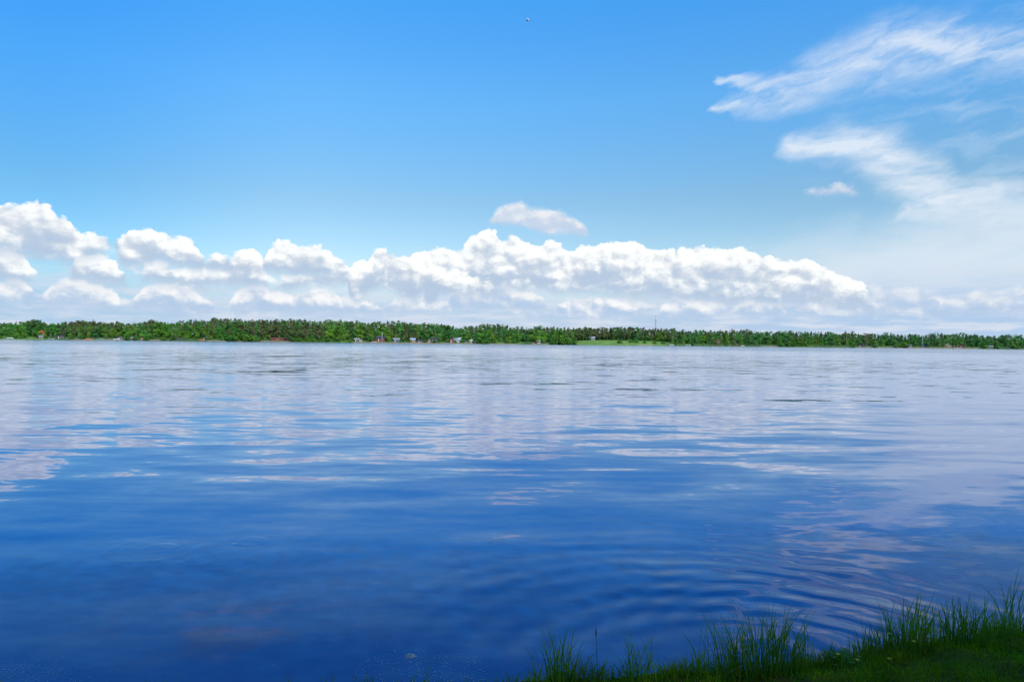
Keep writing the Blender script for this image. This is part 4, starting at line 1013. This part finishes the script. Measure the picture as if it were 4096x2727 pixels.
# ---------------------------------------------------------------- gull
def gull():
    Yd = 70.0; c = at(2113, 79, Yd)
    o = empty('gull', c); tag(o, 'white gull gliding high in the clear sky', 'bird')
    M['gwhite'] = mat('white_feathers', (0.80, 0.80, 0.80), 0.7, 0.1, 8); M['gdark'] = mat('grey_wing_feathers', (0.10, 0.10, 0.13), 0.7, 0.3, 8); M['beak'] = mat('yellow_beak', (0.6, 0.35, 0.05), 0.5)
    k = Yd / F          # one photo pixel there
    # seen from below: body runs from head upper left to tail lower right
    ax = Vector((0.82, 0.35, -0.45)).normalized()
    q = MB(); pts = [ax * d for d in (-6.2 * k, -4.5 * k, -2.8 * k, -.5 * k, 2.2 * k, 4.2 * k, 6.2 * k)]
    q.tube(pts, [.3 * k, 1.7 * k, 1.9 * k, 2.5 * k, 2.1 * k, 1.3 * k, 1.5 * k], 10); q.build('body', M['gwhite'], o, True)
    b = MB(); b.tube([ax * (-6.1 * k), ax * (-7.4 * k) + Vector((0, 0, -.2 * k))], [.45 * k, .08 * k], 6); b.build('beak', M['beak'], o)
    def wing(path, ch):
        w_ = MB(); n_ = len(path); V_ = []
        for (x, z, y), c_ in zip(path, ch):
            p = Vector((x * k, y * k, z * k)); V_ += [p - ax * c_ * k * .45 + Vector((0, 0, .25 * k)), p + ax * c_ * k * .55, p + ax * c_ * k * .1 + Vector((0, -.5 * k, -.9 * k))]
        Fc = []
        for i in range(n_ - 1):
            for j in range(3): Fc.append((i * 3 + j, i * 3 + (j + 1) % 3, (i + 1) * 3 + (j + 1) % 3, (i + 1) * 3 + j))
        Fc += [(0, 1, 2), (3 * n_ - 3, 3 * n_ - 1, 3 * n_ - 2)]
        w_.add(V_, Fc); w_.build('wing', M['gdark'], o, True)
    wing([(0, 0.5, 0), (3.5, 4.5, 6), (7, 5.3, 12), (10.5, 4.8, 17), (13.5, 4.0, 20)], [5.6, 6.6, 5.2, 3.6, .8])
    wing([(0, -0.5, 0), (-2.5, -5, -6), (-5, -9.5, -10), (-6.2, -13.5, -13), (-6.8, -17.5, -15)], [5.8, 6.6, 5.4, 3.6, .8])
gull()

# ---------------------------------------------------------------- trees on the near bank behind the view, which shade it
def shade_trees():
    rg = np.random.default_rng(21); P = []
    for i in range(60):                 # fine-leaved crown, thinning out towards its top
        z = rg.uniform(2.6, 11.2); R_ = 3.0 * math.sin(math.pi * min(1, 0.25 + 0.62 * (z - 2.4) / 9.5)) ** 0.6
        a = rg.uniform(0, 6.283); q = R_ * rg.uniform(0.1, 0.9); n = int(4200 * min(1, max(0.05, (12.6 - z) / 6.0) ** 1.2))
        P.append(shell((q * math.cos(a), q * math.sin(a), z), rg.uniform(1.6, 2.6), n, rg, 0.8))
    v, f = leaves(np.concatenate(P), 0.07, rg); cm = npmesh('crown', v, f, M['broad']); tm = trunk_mesh('birch', rg)
    for vt in tm.vertices: vt.co.z = min(vt.co.z, vt.co.z * 0.5 + 0.5)
    spots = [(-6.3, -5.6, 1.0), (-3.2, -5.2, .97), (-0.1, -5.7, 1.0), (3.1, -5.2, .98), (6.3, -5.0, 1.0), (9.5, -4.6, 1.02), (12.6, -4.9, 1.0)]
    where = ['tree of the near bank behind the viewer, leftmost of all', 'tree of the near bank behind the viewer, second from the left', 'tree of the near bank right behind the viewer', 'tree of the near bank, first to the right behind the viewer', 'tree of the near bank, second to the right behind the viewer', 'tree of the near bank, third to the right behind the viewer', 'tree of the near bank, farthest right behind the viewer']
    for i, ((x, y, s), lb) in enumerate(zip(spots, where)):
        o = empty('broadleaf_tree', (x, y, bankz(x, y) - .1), i * 2.1, s); tag(o, lb, 'tree', 'shade trees of the near bank')
        link(bpy.data.objects.new('trunk', tm), o); link(bpy.data.objects.new('crown', cm), o)
shade_trees()

# ---------------------------------------------------------------- labels of the far trees
LAND.sort()
WORD = {'broad': 'bright green broadleaf tree', 'lime': 'lime green broadleaf tree', 'cool': 'dark green broadleaf tree', 'birch': 'slender birch', 'pine': 'olive-brown pine', 'spruce': 'dark pointed spruce', 'bush': 'round shrub'}
ORD = ['first', 'second', 'third', 'fourth', 'fifth', 'sixth', 'seventh', 'eighth', 'ninth', 'tenth', 'eleventh', 'twelfth', 'thirteenth', 'fourteenth', 'fifteenth', 'sixteenth', 'seventeenth', 'eighteenth', 'nineteenth', 'twentieth']
GROUP = {'front': 'front trees of the far shore', 'second': 'trees behind the front row of the far shore', 'shore': 'shrubs along the far waterline'}
seen = {}
for x, kind, rw, o, H in sorted(TREES, key=lambda q: q[0]):
    if rw == 'special': continue
    left = [l for l in LAND if l[0] <= x]; key0 = left[-1] if left else (-1, None)
    k = (key0, kind, rw); seen[k] = seen.get(k, 0) + 1; i = seen[k]
    where = {'front': 'front-row ', 'second': 'taller rear ', 'shore': 'waterline '}[rw]
    if key0[1]: lb = f'{ORD[min(i, 20) - 1]} {where}{WORD[kind]} right of {key0[1]}'
    else: lb = f'{ORD[min(i, 20) - 1]} {where}{WORD[kind]} from the left end of the far shore'
    tag(o, lb, 'shrub' if kind == 'bush' else 'tree', GROUP[rw])
tag(big, 'big domed dark green tree towering above the red-roofed cottage', 'tree', GROUP['front'])
tag(big2, 'tall rounded broadleaf tree right behind the tall narrow white hut', 'tree', GROUP['front'])
print('trees', len(TREES), 'objects', len(sc.objects))
